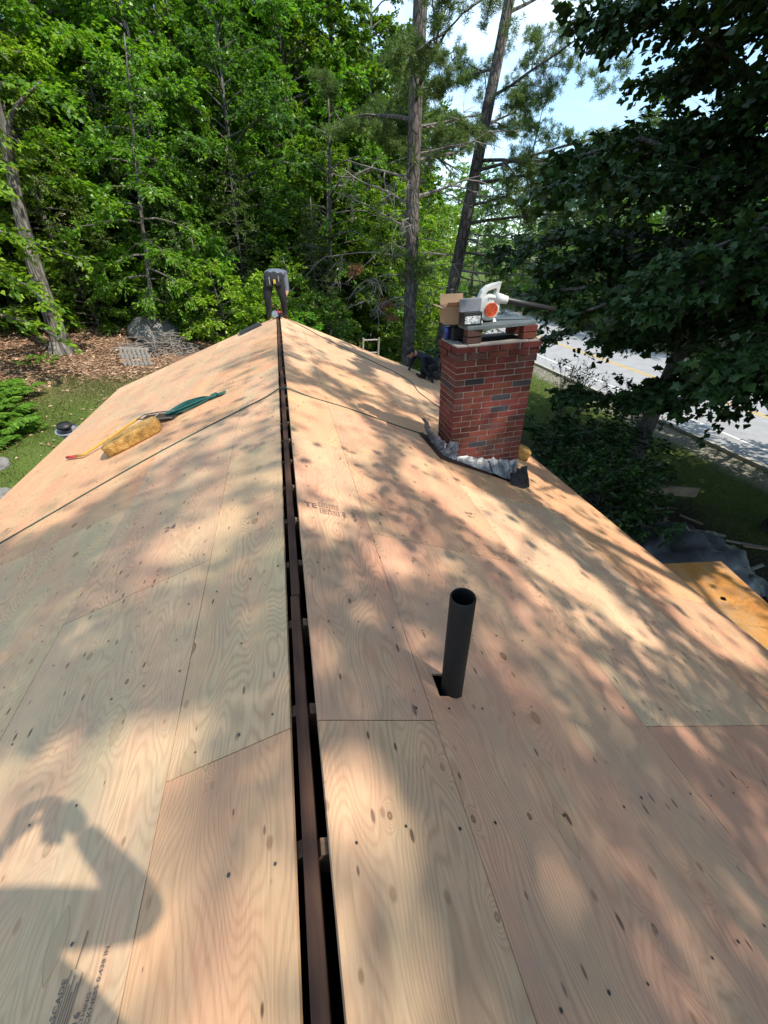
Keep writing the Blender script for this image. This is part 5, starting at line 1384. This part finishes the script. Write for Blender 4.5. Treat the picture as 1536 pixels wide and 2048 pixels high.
# --- woods left of and behind the roof
LB = ('leafy green broadleaf tree in the dense woods left of the roof', 'tree', 'broadleaf trees in the woods left of the roof')
LH = ('feathery dark hemlock in the dense woods left of the roof', 'tree', 'hemlocks in the woods left of the roof')
LT = ('tall leafy tree rising at the back of the woods beyond the roof', 'tree', 'tall trees at the back of the woods')
LS = ('low leafy sapling at the edge of the woods left of the roof', 'sapling', 'saplings along the edge of the left woods')
BB = ('bright green broadleaf tree between the pines and the road', 'tree', 'broadleaf trees behind the far end of the roof')
RD = ('sunlit broadleaf tree on the far side of the road', 'tree', 'trees across the road')
pts = [(-14.5, 16.5, 'broad0', 1.0), (-11.5, 18.5, 'broad1', 1.05), (-15.5, 21.5, 'broad2', 1.15), (-8.6, 22.0, 'broad3', 1.0), (-12.2, 25, 'broad0', 1.2),
       (-5.8, 24.5, 'broad1', 1.0), (-2.6, 22.5, 'broad2', .9), (.2, 24, 'broad3', .95), (2.4, 21.5, 'broad0', .8), (-18, 27, 'broad3', 1.2), (-4.0, 29, 'broad2', 1.15), (1.0, 30, 'broad1', 1.2), (-9.5, 30, 'broad0', 1.25), (-22, 22, 'broad1', 1.2), (-20, 17, 'broad3', 1.05), (-9.3, 18.6, 'broad2', 1.0), (-4.2, 21.4, 'broad0', 1.05), (-1.0, 20.8, 'broad1', .95), (-12.8, 19.0, 'tall0', 1.0), (-7.0, 22.8, 'tall1', .95), (-3.0, 24.6, 'tall0', 1.0), (1.4, 25.5, 'tall1', 1.0), (-16.5, 24.5, 'tall1', 1.1), (4.6, 22.6, 'broad3', .72)]
for x, y, k, s in pts:
    place(k, 'broadleaf_tree', x, y, 'leafy broadleaf tree in the woods ' + where_left(x, y), *LB[1:], scale=s, tint=rtint(.8, 1.3))
for x, y, k, s in [(-7.6, 19.2, 'hemlock0', .85), (-5.2, 20.6, 'hemlock1', .8), (-3.6, 19.2, 'hemlock2', .72), (-1.2, 19.0, 'hemlock0', .62), (-10.2, 20.8, 'hemlock2', 1.0), (-6.8, 26, 'hemlock1', 1.15), (1.6, 18.2, 'hemlock1', .60), (-1.0, 26.5, 'hemlock2', 1.1), (-13.5, 22.5, 'hemlock0', 1.1), (-3.2, 17.6, 'hemlock1', .5)]:
    place(k, 'hemlock_tree', x, y, 'feathery dark hemlock in the woods ' + where_left(x, y), *LH[1:], scale=s, tint=rtint(.75, 1.15))
for x, y, s in [(-24, 34, 1.1), (-17, 35, 1.15), (-11, 36, 1.2), (-5, 36, 1.1), (0, 38, 1.2), (5, 40, 1.15), (-28, 28, 1.1), (-14, 42, 1.3), (-2, 45, 1.3), (7, 48, 1.3), (3.5, 33, 1.0), (3.4, 27.5, 1.15), (5.4, 26.5, 1.05), (7.2, 29.5, .98), (1.4, 28, 1.25), (-.6, 31, 1.35), (3.0, 33, 1.35), (6.2, 34, 1.2), (9.8, 34, .85), (11, 58, 1.4), (-30, 42, 1.3), (-8, 48, 1.4), (-21, 45, 1.3)]:
    place(rnd.choice(['tall0', 'tall1', 'broad2']), 'tall_tree', x, y, 'tall tree at the back, ' + where_left(x, y), *LT[1:], scale=s, tint=rtint(.8, 1.25))
for x, y, s in [(-9.4, 14.2, .8), (-10.6, 12.6, 1.0), (-6.4, 17.6, .8), (-2.0, 16.4, .8), (-.4, 15.6, .85), (.9, 15.0, .7), (1.9, 15.8, .9), (-4.4, 18.2, .9), (-11.6, 15.2, 1.1), (-8.3, 17.8, .9), (.2, 17.0, 1.0), (-2.9, 18.4, 1.1)]:
    place(rnd.choice(['sapling0', 'sapling1', 'sapling2']), 'sapling', x, y, 'leafy sapling in the woods ' + where_left(x, y), *LS[1:], scale=s, tint=rtint(.9, 1.35))
for x, y, k, s in [(6.4, 24, 'broad1', .75), (8.6, 27, 'broad2', .85), (10.2, 33, 'broad0', 1.0), (4.6, 27, 'broad3', 1.0), (11.5, 41, 'broad1', 1.2), (8.0, 36, 'tall0', 1.0), (3.4, 24.5, 'broad2', .9)]:
    t = place(k, 'broadleaf_tree', x, y, *BB, scale=s, tint=rtint(1.0, 1.4))
for x, y, k, s in [(6.2, 19.8, 'sapling0', .75), (7.6, 22, 'sapling1', .9), (9.4, 22.5, 'sapling2', 1.0), (5.9, 22.4, 'sapling2', 1.0), (10.6, 25, 'sapling0', 1.1), (8.4, 18.6, 'sapling1', .55)]:
    place(k, 'sapling', x, y, 'small leafy sapling on the lawn between the pines and the road', 'sapling', 'saplings between the pines and the road', scale=s, tint=rtint(1.0, 1.4))
for x, y, k, s in [(28.5, 26, 'broad0', .9), (30, 31, 'broad1', 1.0), (29, 36.5, 'broad2', 1.0), (31, 42, 'broad3', 1.15), (29.5, 49, 'broad0', 1.1), (31, 57, 'broad1', 1.3), (36, 33, 'tall0', 1.1), (37, 44, 'tall1', 1.2), (35, 25, 'broad3', 1.2), (30, 20, 'broad2', 1.0), (32, 13, 'broad0', 1.1), (29.5, 66, 'broad2', 1.4), (30.5, 78, 'broad3', 1.5), (20, 88, 'broad1', 1.6), (12, 80, 'tall0', 1.4), (26, 98, 'tall1', 1.7), (31, 5, 'broad1', 1.1), (33, -4, 'broad2', 1.1)]:
    place(k, 'broadleaf_tree', x, y, 'sunlit broadleaf tree across the road ' + where_road(x, y), *RD[1:], scale=s, tint=rtint(1.0, 1.35))
for x, y, s in [(27.6, 24, .9), (27.8, 28.5, 1.1), (27.5, 33, 1.0), (27.9, 38, 1.2), (28.2, 44, 1.3), (27.6, 20, 1.0)]:
    place(rnd.choice(['sapling0', 'sapling1']), 'roadside_bush', x, y, 'bushy green shrub on the verge across the road', 'shrub', 'shrubs on the far verge of the road', scale=(s * 1.2, s * 1.2, s * .8), tint=rtint(1.0, 1.4))

# --- near left: pale leaning trunk, bright boughs, shrub by the eave
lt = MB()
lp = spline([(-.12, 0, -.3), (-.05, .02, .6), (.0, .05, 2.0), (.14, .1, 3.4), (.42, .1, 4.8), (.60, .15, 6.2), (1.0, .4, 11.5)], 5)
lt.tube(lp, [.60 * float(np.interp(i / (len(lp) - 1), (0, .1, .2, .4, .6, .75, 1), (.56, .44, .37, .30, .21, .17, .08))) for i in range(len(lp))], 18)
lt.tube(spline([(.42, .1, 4.6), (.9, -.2, 5.4), (1.9, -.5, 6.0)], 4), [.09, .08, .07, .06, .05, .05, .04, .03, .02], 7)
for a in range(6):
    an = a * 1.05 + .3; lt.tube([(-.08 + .16 * math.cos(an), .16 * math.sin(an), .32), (-.1 + .34 * math.cos(an), .34 * math.sin(an), .0), (-.1 + .62 * math.cos(an), .62 * math.sin(an), -.22)], [.10, .08, .03], 7)
w_, P_, D_, N_, L_ = gen_tree(seed=77, H=12, base=4.2, R=3.6, nl=22, tw=22, lv=14, Lf=.15, rtrunk=.05, lean=(.07, .03), up=(-.1, .7), droop=.3)
lcm = leaves_mesh('crown', P_, D_, N_, L_, .62); lcm.materials.append(M_leaf)
lx, ly = -6.63, 15.0
tree_object('leaning_tree', lt, M_barkl, lcm, (lx, ly, gz(lx, ly)), 'thick pale grey ridged trunk rising at the left edge of the leaf covered slope', 'tree', tint=(1.15, 1.1, .8))
w_, P_, D_, N_, L_ = gen_tree(seed=81, H=9, base=1.6, R=3.4, nl=34, tw=22, lv=15, Lf=.145, rtrunk=.12, up=(-.05, .7), droop=.34)
cm_ = leaves_mesh('crown', P_, D_, N_, L_, .66); cm_.materials.append(M_leaf)
tree_object('maple_tree', w_, M_bark2, cm_, (-8.3, 12.7, gz(-8.3, 12.7)), 'yellow green maple with sunlit boughs at the left edge of the picture', 'tree', tint=(1.55, 1.28, .9))
# dead-looking thin trunk in the woods
w_, P_, D_, N_, L_ = gen_tree(seed=90, H=7.5, base=1.3, R=1.7, nl=36, tw=26, lv=13, Lf=.125, rtrunk=.075, up=(-.1, .5), droop=.4, lean=(.17, 0), wig=.1)
cm_ = leaves_mesh('crown', P_, D_, N_, L_, .5); cm_.materials.append(M_leaf)
tree_object('thin_tree', w_, M_bark2, cm_, (-4.45, 16.8, gz(-4.45, 16.8)), 'thin pale trunk with sparse leaves just left of the bent worker', 'tree', tint=(1.2, 1.2, 1))
w_, P_, D_, N_, L_ = gen_tree(seed=91, H=9.5, base=3.5, R=2.2, nl=22, tw=12, lv=8, Lf=.14, rtrunk=.13, up=(.1, .8))
cm_ = leaves_mesh('crown', P_, D_, N_, L_, .6); cm_.materials.append(M_leaf)
tree_object('broken_trunk_tree', w_, M_bark, cm_, (2.35, 19.5, gz(2.35, 19.5)), 'bare brown trunk between the bent worker and the middle pine', 'tree', tint=(1.1, 1.1, 1))

def fern(name, loc, n, L, seed, label, cat, group=None, tint=(1, 1, 1)):
    rng = np.random.default_rng(seed); P = []; D = []; N_ = []; LL2 = []
    for i in range(n):
        az = rng.uniform(0, 6.28); Ln = L * rng.uniform(.6, 1.1); o = np.array([rng.normal(0, .28), rng.normal(0, .28), 0])
        dh = np.array([math.cos(az), math.sin(az), 0]); s = np.linspace(.12, 1, 22)
        c = o + dh * (Ln * .8 * s)[:, None] + np.array([0, 0, 1.]) * (Ln * (1.1 * s - .75 * s * s))[:, None]
        sv = np.cross(dh, [0, 0, 1.])
        for sg in (-1, 1):
            P.append(c); D.append(np.tile(sv * sg + dh * .35 + np.array([0, 0, -.12]), (22, 1)) + rng.normal(0, .08, (22, 3))); N_.append(np.tile([0, 0, 1.], (22, 1)) + rng.normal(0, .25, (22, 3))); LL2.append(.26 * Ln * np.sin(np.pi * np.clip(s * .9 + .08, 0, 1)) + .02)
    me = leaves_mesh(name, np.concatenate(P), np.concatenate(D), np.concatenate(N_), np.concatenate(LL2), .36, fold=.03); me.materials.append(M_fern)
    o = link(name, me); o.location = loc; o.color = c4((tint[0] * 1.3, tint[1] * 1.3, tint[2])); return tag(o, label, cat, group)
for k, (x, y, L) in enumerate(((-6.5, 9.7, 1.0), (-7.0, 10.5, 1.1), (-6.15, 9.1, .7), (-7.2, 9.3, 1.1), (-6.75, 11.3, .8), (-7.6, 10.2, 1.1), (-6.0, 9.9, .5))):
    fern('fern', (x, y, gz(x, y) - .02), 34, L, 100 + k, 'bright green fern clump on the grass at the left edge of the picture', 'fern', 'ferns at the left edge')
fern('fern', (-6.9, 13.9, gz(-6.9, 13.9)), 10, .5, 120, 'small green plant at the foot of the leaning trunk', 'plant')

# --- the two white pines
def pine(name, base, pts, rads, limbs, tufts, label, seed, bark):
    """limbs: (height fraction on pts, azimuth, length, rise, dead); tufts: (pos, radius, n, dead)"""
    r2 = random.Random(seed); rng = np.random.default_rng(seed)
    t = empty(name, base, label=label, cat='tree')
    wood = MB(); tp = spline(pts, 6); n = len(tp)
    rr = [float(np.interp(i / (n - 1), np.linspace(0, 1, len(rads)), rads)) for i in range(n)]
    wood.tube(tp, rr, 18)
    NP_, ND_, NNn, NL = [], [], [], []; DP, DD, DN, DL = [], [], [], []
    def needles(c, r, k, deadn=False, axis=None):
        m = max(3, k // 34); sc_ = np.array(tuple(c)) + rng.normal(0, .5, (m, 3)) * r * np.array([1, 1, .42])
        p = sc_[rng.integers(0, m, k)] + rng.normal(0, .018, (k, 3))
        d = rng.normal(0, 1, (k, 3)) + np.array([0, 0, .45])
        a, b, c_, l = (DP, DD, DN, DL) if deadn else (NP_, ND_, NNn, NL)
        a.append(p); b.append(d); c_.append(rng.normal(0, 1, (k, 3))); l.append(rng.uniform(.09, .16, k))
    def whisk(o, d, L, m, depth=2, rad=.02, leafy=0):
        pp = [o]; q = o
        for k in range(5):
            d = (d + Vector((r2.uniform(-.25, .25), r2.uniform(-.25, .25), r2.uniform(-.18, .14)))).normalized(); q = q + d * L / 5; pp.append(q)
        m.tube(pp, [rad * (1 - .16 * k) + .002 for k in range(6)], 5 if depth == 2 else 4, False)
        if leafy:
            for p in pp[2:]:
                needles(p, leafy * r2.uniform(.8, 1.2), int(130 * leafy / .3))
        if depth:
            for k in range(r2.randint(4, 7)):
                i = r2.randint(1, 5); sd = Vector((r2.uniform(-1, 1), r2.uniform(-1, 1), r2.uniform(-.9, .3))).normalized()
                whisk(pp[i], (d * .7 + sd * .8).normalized(), L * r2.uniform(.28, .5), m, depth - 1, rad * .45, leafy * .85)
    for (hf, az, L, rise, dd, rad) in limbs:
        f = hf * (n - 1); i = min(n - 2, int(f)); o = tp[i].lerp(tp[i + 1], f - i)
        d = Vector((math.cos(R_(az)), math.sin(R_(az)), rise)).normalized()
        m_ = MB(); whisk(o, d, L, m_, 2, rad, .30 if dd == 'live' else 0)
        m_.build('live_branch' if dd == 'live' else 'dead_branch', bark if dd == 'live' else M_twig, t)
    for (p, r, k, dn) in tufts:
        for j in range(7):
            c = Vector(p) + Vector((r2.uniform(-1, 1) * r, r2.uniform(-1, 1) * r, r2.uniform(-.5, .5) * r))
            needles(c, r * .5, k // 7, dn)
            wood.tube([Vector(p), c], [.008, .003], 3, False)
    me = wood.mesh('trunk'); me.materials.append(bark); me.polygons.foreach_set('use_smooth', [True] * len(me.polygons)); link('trunk', me, t)
    if NP_:
        cm = leaves_mesh('crown', np.concatenate(NP_), np.concatenate(ND_), np.concatenate(NNn), np.concatenate(NL), .085, fold=0); cm.materials.append(M_pin); link('crown', cm, t)
    if DP:
        cm = leaves_mesh('brown_needles', np.concatenate(DP), np.concatenate(DD), np.concatenate(DN), np.concatenate(DL), .12, fold=0); cm.materials.append(M_dead); link('brown_needles', cm, t)
    return t
# middle pine, straight; heights above its foot
b1 = (4.50, 15.0, gz(4.5, 15.0)); z1 = 1.3 - b1[2]
pine('white_pine', b1, [(0, 0, -.3), (.02, 0, 2.5), (-.03, 0, 5), (-.12, .02, 7.5), (-.14, .05, 10), (-.1, .1, 18)], [.26, .215, .205, .20, .19, .09],
     [(.46, 195, 2.6, .10, 'dead', .03), (.40, 170, 2.9, .02, 'dead', .03), (.36, 200, 2.2, -.15, 'dead', .028), (.30, 190, 1.9, .15, 'dead', .035), (.29, 160, 1.7, -.25, 'dead', .02), (.33, 20, 1.7, -.1, 'dead', .02), (.37, -15, 1.8, .05, 'dead', .02),
      (.50, 180, 1.9, .35, 'dead', .05), (.52, 10, 2.4, .5, 'dead', .06), (.55, 60, 2.0, .2, 'dead', .03), (.43, 0, 1.6, .1, 'dead', .02), (.48, 215, 1.4, -.1, 'dead', .02), (.56, 170, 2.2, .2, 'dead', .04), (.58, 30, 2.2, .5, 'dead', .08), (.60, -10, 2.2, .2, 'dead', .04), (.535, 240, 1.4, .0, 'dead', .02), (.47, 250, .9, -.2, 'dead', .015),
      (.49, 100, 2.0, .0, 'dead', .03), (.66, 30, 3, .2, 'live', .06), (.68, 150, 3, .2, 'live', .06), (.72, 270, 3, .2, 'live', .06), (.78, 90, 2.6, .2, 'live', .06), (.84, 200, 2.4, .3, 'live', .05), (.9, 10, 1.8, .3, 'live', .05)],
     [((-1.0, -.3, 5.15), .55, 900, False), ((-.45, -.4, 5.0), .40, 600, False), ((.10, -.5, 4.55), .42, 900, False), ((.35, -.3, 4.75), .36, 600, False), ((-.3, -.4, 4.45), .3, 400, False), ((-.3, -.3, 7.3), .5, 600, False), ((.3, -.2, 7.6), .5, 500, False),
      ((-1.0, -.4, 3.55), .26, 420, True), ((-2.0, .2, 4.55), .30, 420, True), ((-.85, -.5, 3.2), .22, 260, True)],
     'straight grey pine trunk in the middle with dead branches and yellowish tufts', 5, M_bark)
# right pine, leaning right, its live limbs against the sky
b2 = (6.75, 17.0, gz(6.75, 17.0))
live = []
pine('white_pine', b2, [(-.25, 0, -.3), (-.12, 0, 2.2), (.12, 0, 4.2), (.36, .0, 6.4), (.62, 0, 8.8), (1.0, .1, 12), (1.4, .2, 18)], [.30, .25, .23, .21, .19, .15, .06],
     [(.47, -12, 4.6, .30, 'live', .06), (.45, -25, 3.4, .02, 'dead', .03), (.44, 5, 3.6, -.08, 'dead', .03), (.405, -10, 4.8, .02, 'live', .05), (.36, -15, 4.2, -.12, 'dead', .045), (.345, 10, 3.2, -.1, 'dead', .03), (.30, -20, 3.6, -.2, 'dead', .03), (.27, 20, 3.0, -.25, 'dead', .03), (.25, -30, 3.4, -.3, 'dead', .03), (.32, 190, 2.0, -.1, 'dead', .02), (.40, 170, 2.4, .05, 'dead', .03), (.22, -10, 2.8, -.3, 'dead', .025), (.23, 30, 2.4, -.35, 'dead', .02),
      (.53, 15, 3.0, .2, 'dead', .03), (.555, -15, 4.6, .15, 'live', .06), (.58, 5, 4.8, .2, 'live', .06), (.60, -25, 4.4, .1, 'live', .06), (.62, 170, 3, .2, 'live', .05), (.66, 40, 3.5, .2, 'live', .05), (.70, -60, 3.5, .2, 'live', .05), (.74, 120, 3, .2, 'live', .05), (.8, -10, 3, .3, 'live', .05), (.86, 200, 2.4, .3, 'live', .04), (.51, -5, 3.6, .12, 'live', .05)],
     [((.75, -.6, 3.72), .55, 1000, False), ((1.1, -.7, 3.35), .45, 700, False), ((.55, -.5, 4.0), .3, 300, False), ((3.0, -1.2, .9), .5, 500, False)] + [(p, r, int(2600 * r), False) for p, r in [((1.1, -.8, 9.35), .5), ((1.55, -.8, 10.4), .45), ((2.25, -.8, 10.7), .5), ((2.75, -.8, 10.4), .45), ((2.0, -.8, 9.8), .5), ((1.4, -.8, 9.0), .45), ((2.95, -.8, 10.0), .42), ((3.7, -.8, 9.9), .42), ((4.4, -.8, 9.7), .4), ((1.85, -.8, 8.6), .4), ((2.65, -.8, 8.5), .42), ((3.4, -.8, 8.4), .4)]],
     'leaning pine on the right whose tufted limbs reach out against the sky', 9, M_bark)

# --- the big dark maple at the right edge and the shade trees behind it
mx, my = 11.1, 5.2
mb_ = np.array([mx, my, gz(mx, my)])
def m_prune(p):
    x, y, z = p.x + mb_[0], p.y + mb_[1], p.z + mb_[2]
    return x < 4.9 or (x < 5.7 and z < -.3) or (y < 3.4 and z < -.8 and x < 8.2)
w_, P_, D_, N_, L_ = gen_tree(seed=201, H=14.5, base=3.0, R=7.6, nl=104, tw=108, lv=17, Lf=.142, rtrunk=.30, prof='flat', up=(.12, .8), droop=.30, tilt=.7, twl=.9, start=.12, prune=m_prune)
Pw = P_ + mb_
kp = keep_leaves(Pw, D_, N_, L_, 1.0, NP)
# the crown ends short of the chimney and the deck
kp &= ~((Pw[:, 0] < 4.6) | ((Pw[:, 0] < 5.4) & (Pw[:, 2] < -.3)) | ((Pw[:, 1] < 3.2) & (Pw[:, 2] < -.9) & (Pw[:, 0] < 7.6)))
P_, D_, N_, L_, Pw = P_[kp], D_[kp], N_[kp], L_[kp], Pw[kp]
outer = (np.hypot(Pw[:, 0] - mx, Pw[:, 1] - my) > 3.6) & (Pw[:, 0] < mx + .5) & (Pw[:, 2] < 4.2)
outer &= np.random.default_rng(3).random(len(Pw)) < .75
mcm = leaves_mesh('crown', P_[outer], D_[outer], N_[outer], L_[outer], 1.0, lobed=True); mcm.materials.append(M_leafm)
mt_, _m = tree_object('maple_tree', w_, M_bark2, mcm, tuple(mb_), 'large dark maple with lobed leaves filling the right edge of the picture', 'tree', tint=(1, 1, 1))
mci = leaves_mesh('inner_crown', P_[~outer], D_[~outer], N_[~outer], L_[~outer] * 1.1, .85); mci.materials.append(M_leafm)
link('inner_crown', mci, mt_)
bb_ = np.array([10.4, 9.2, gz(10.4, 9.2)])
w_, P_, D_, N_, L_ = gen_tree(seed=205, H=14, base=3.4, R=5.6, nl=70, tw=80, lv=15, Lf=.18, rtrunk=.22, prof='flat', up=(.15, .85), droop=.28, tilt=.6, start=.1)
kp = keep_leaves(P_ + bb_, D_, N_, L_, .85, NP)
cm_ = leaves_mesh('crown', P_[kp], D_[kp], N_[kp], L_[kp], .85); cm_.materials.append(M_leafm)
tree_object('maple_tree', w_, M_bark2, cm_, tuple(bb_), 'second dark maple half hidden behind the large one beside the road', 'tree')
for k, (x, y, H, R0, base, sd, lab, thin) in enumerate(((8.6, -2.0, 17, 7.6, 7.5, 301, 'tall maple beside the house to the right of the photographer', .27), (6.6, -8.6, 18, 6.4, 8.0, 302, 'tall maple behind the photographer right of the ridge', .28), (13.6, 1.0, 16, 6.0, 6.0, 303, 'tall maple at the roadside behind the dark maple', .8), (3.0, -6.2, 17.5, 6.6, 8.0, 304, 'tall maple straight behind the near gable end', .45))):
    bb_ = np.array([x, y, gz(x, y)])
    w_, P_, D_, N_, L_ = gen_tree(seed=sd, base_at=bb_, H=H, base=base, R=R0, nl=58, tw=84, lv=24, Lf=.135, rtrunk=.28, prof='flat', up=(.05, .9), droop=.2, tilt=.45, twl=.9, start=.08, twigs=False, lr=.45)
    bb_ = np.array([x, y, gz(x, y)])
    P_ = P_ + NP.normal(0, .28, P_.shape)          # loose, airy crowns: soft broken shade
    kp = keep_leaves(P_ + bb_, D_, N_, L_, .85, NP, .06) & (NP.random(len(P_)) < thin)
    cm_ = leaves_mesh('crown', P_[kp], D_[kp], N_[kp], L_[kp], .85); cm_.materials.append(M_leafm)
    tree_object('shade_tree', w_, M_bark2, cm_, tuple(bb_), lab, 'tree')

# --- shrubs on the right
place('bush0', 'shrub', 6.6, 7.3, 'dark broad leaved shrub against the house right of the chimney', 'shrub', scale=(1.15, 1.2, 1.0), tint=(.95, 1.0, 1.0))
place('bush1', 'shrub', 6.0, 5.4, 'dark shrub whose lit twigs show beyond the right eave', 'shrub', scale=(.85, .9, 1.0), tint=(1.2, 1.2, 1.0))
def thin_shrub(name, x, y, H, R0, nst, seed, label):
    rng = np.random.default_rng(seed); r2 = random.Random(seed); wood = MB(); P = []; D = []; N_ = []; L = []
    for i in range(nst):
        az = i * 2.4 + r2.uniform(-.4, .4); sp = r2.uniform(.2, 1) * R0
        pts_ = [Vector((.05 * math.cos(az), .05 * math.sin(az), -.05)), Vector((sp * .35 * math.cos(az), sp * .35 * math.sin(az), H * .45)), Vector((sp * math.cos(az), sp * math.sin(az), H * r2.uniform(.75, 1.05)))]
        pp = spline(pts_, 4); wood.tube(pp, [.020 * (1 - .09 * k) for k in range(len(pp))], 5)
        for j in range(9):
            q = pp[r2.randint(4, len(pp) - 1)]; d = Vector((r2.uniform(-1, 1), r2.uniform(-1, 1), r2.uniform(-.1, .7))).normalized(); l = r2.uniform(.2, .5)
            wood.tube([q, q + d * l], [.006, .002], 3, False)
            k = 7; t = rng.uniform(.2, 1.05, k)[:, None]
            P.append(np.array(tuple(q)) + np.array(tuple(d)) * l * t + rng.normal(0, .03, (k, 3))); D.append(np.array(tuple(d)) + rng.normal(0, .7, (k, 3))); N_.append(np.array([0, 0, 1.]) + rng.normal(0, .5, (k, 3))); L.append(rng.uniform(.06, .11, k))
    cm_ = leaves_mesh('crown', np.concatenate(P), np.concatenate(D), np.concatenate(N_), np.concatenate(L), .55); cm_.materials.append(M_leafm)
    return tree_object(name, wood, M_bark2, cm_, (x, y, gz(x, y)), label, 'shrub', tint=(1.1, 1.1, 1))
thin_shrub('thin_shrub', 9.9, 12.6, 2.3, 1.2, 9, 5, 'thin multi stemmed shrub standing against the road just right of the chimney')
thin_shrub('thin_shrub', 11.0, 10.0, 1.9, 1.0, 9, 6, 'thin shrub with upright stems on the lawn under the dark maple')
thin_shrub('thin_shrub', 11.6, 13.6, 1.6, .9, 7, 7, 'small sparse shrub near the kerb behind the other thin shrubs')

# --- ground cover
def scatter(name, n, box, L, wid, matl, label, up=False, seed=1, mask=None, zoff=.02):
    rng = np.random.default_rng(seed)
    x = rng.uniform(box[0], box[1], n); y = rng.uniform(box[2], box[3], n)
    if mask is not None:
        k = mask(x, y, rng); x, y = x[k], y[k]; n = len(x)
    P = np.stack([x, y, ground_z(x, y) + zoff], -1)
    if up:
        D = np.array([0, 0, 1.]) + rng.normal(0, .45, (n, 3)); N_ = rng.normal(0, 1, (n, 3))
    else:
        D = rng.normal(0, 1, (n, 3)) * np.array([1, 1, .25]); N_ = np.array([0, 0, 1.]) + rng.normal(0, .35, (n, 3))
    me = leaves_mesh(name, P, D, N_, rng.uniform(.6, 1.3, n) * L, wid, fold=.1); me.materials.append(matl)
    return tag(link(name, me), label, kind='stuff')
scatter('leaf_litter', 42000, (-15, -3.4, 8.5, 21), .10, .6, M_litter, 'dry brown leaves covering the slope left of the house', seed=3, mask=lambda x, y, r: r.random(len(x)) < np.where((x > -6.0) & (y < 12.3), .06, np.clip((y - 8.5) / 3, .15, 1)))
scatter('grass', 42000, (-6.6, -3.5, 4, 12.8), .095, .10, M_grassb, 'thin grass along the left side of the house', True, 4, mask=lambda x, y, r: r.random(len(x)) < .75 * (np.sin(x * 2.1 + y) * np.sin(y * 1.7) * .5 + .6), zoff=0)
scatter('grass', 60000, (9.0, 14.2, 3, 30), .10, .09, M_grassb, 'mown lawn between the yard and the road', True, 5, zoff=0, mask=lambda x, y, r: r.random(len(x)) < np.clip((x - 9) / 2, .1, 1))
scatter('grass', 24000, (2.5, 12, 12, 26), .11, .09, M_grassb, 'grass under the pines beyond the far roof edge', True, 6, zoff=0)
scatter('grass', 20000, (24.8, 28.5, 14, 60), .35, .05, M_grassb, 'tall grass on the verge across the road', True, 7, zoff=0)
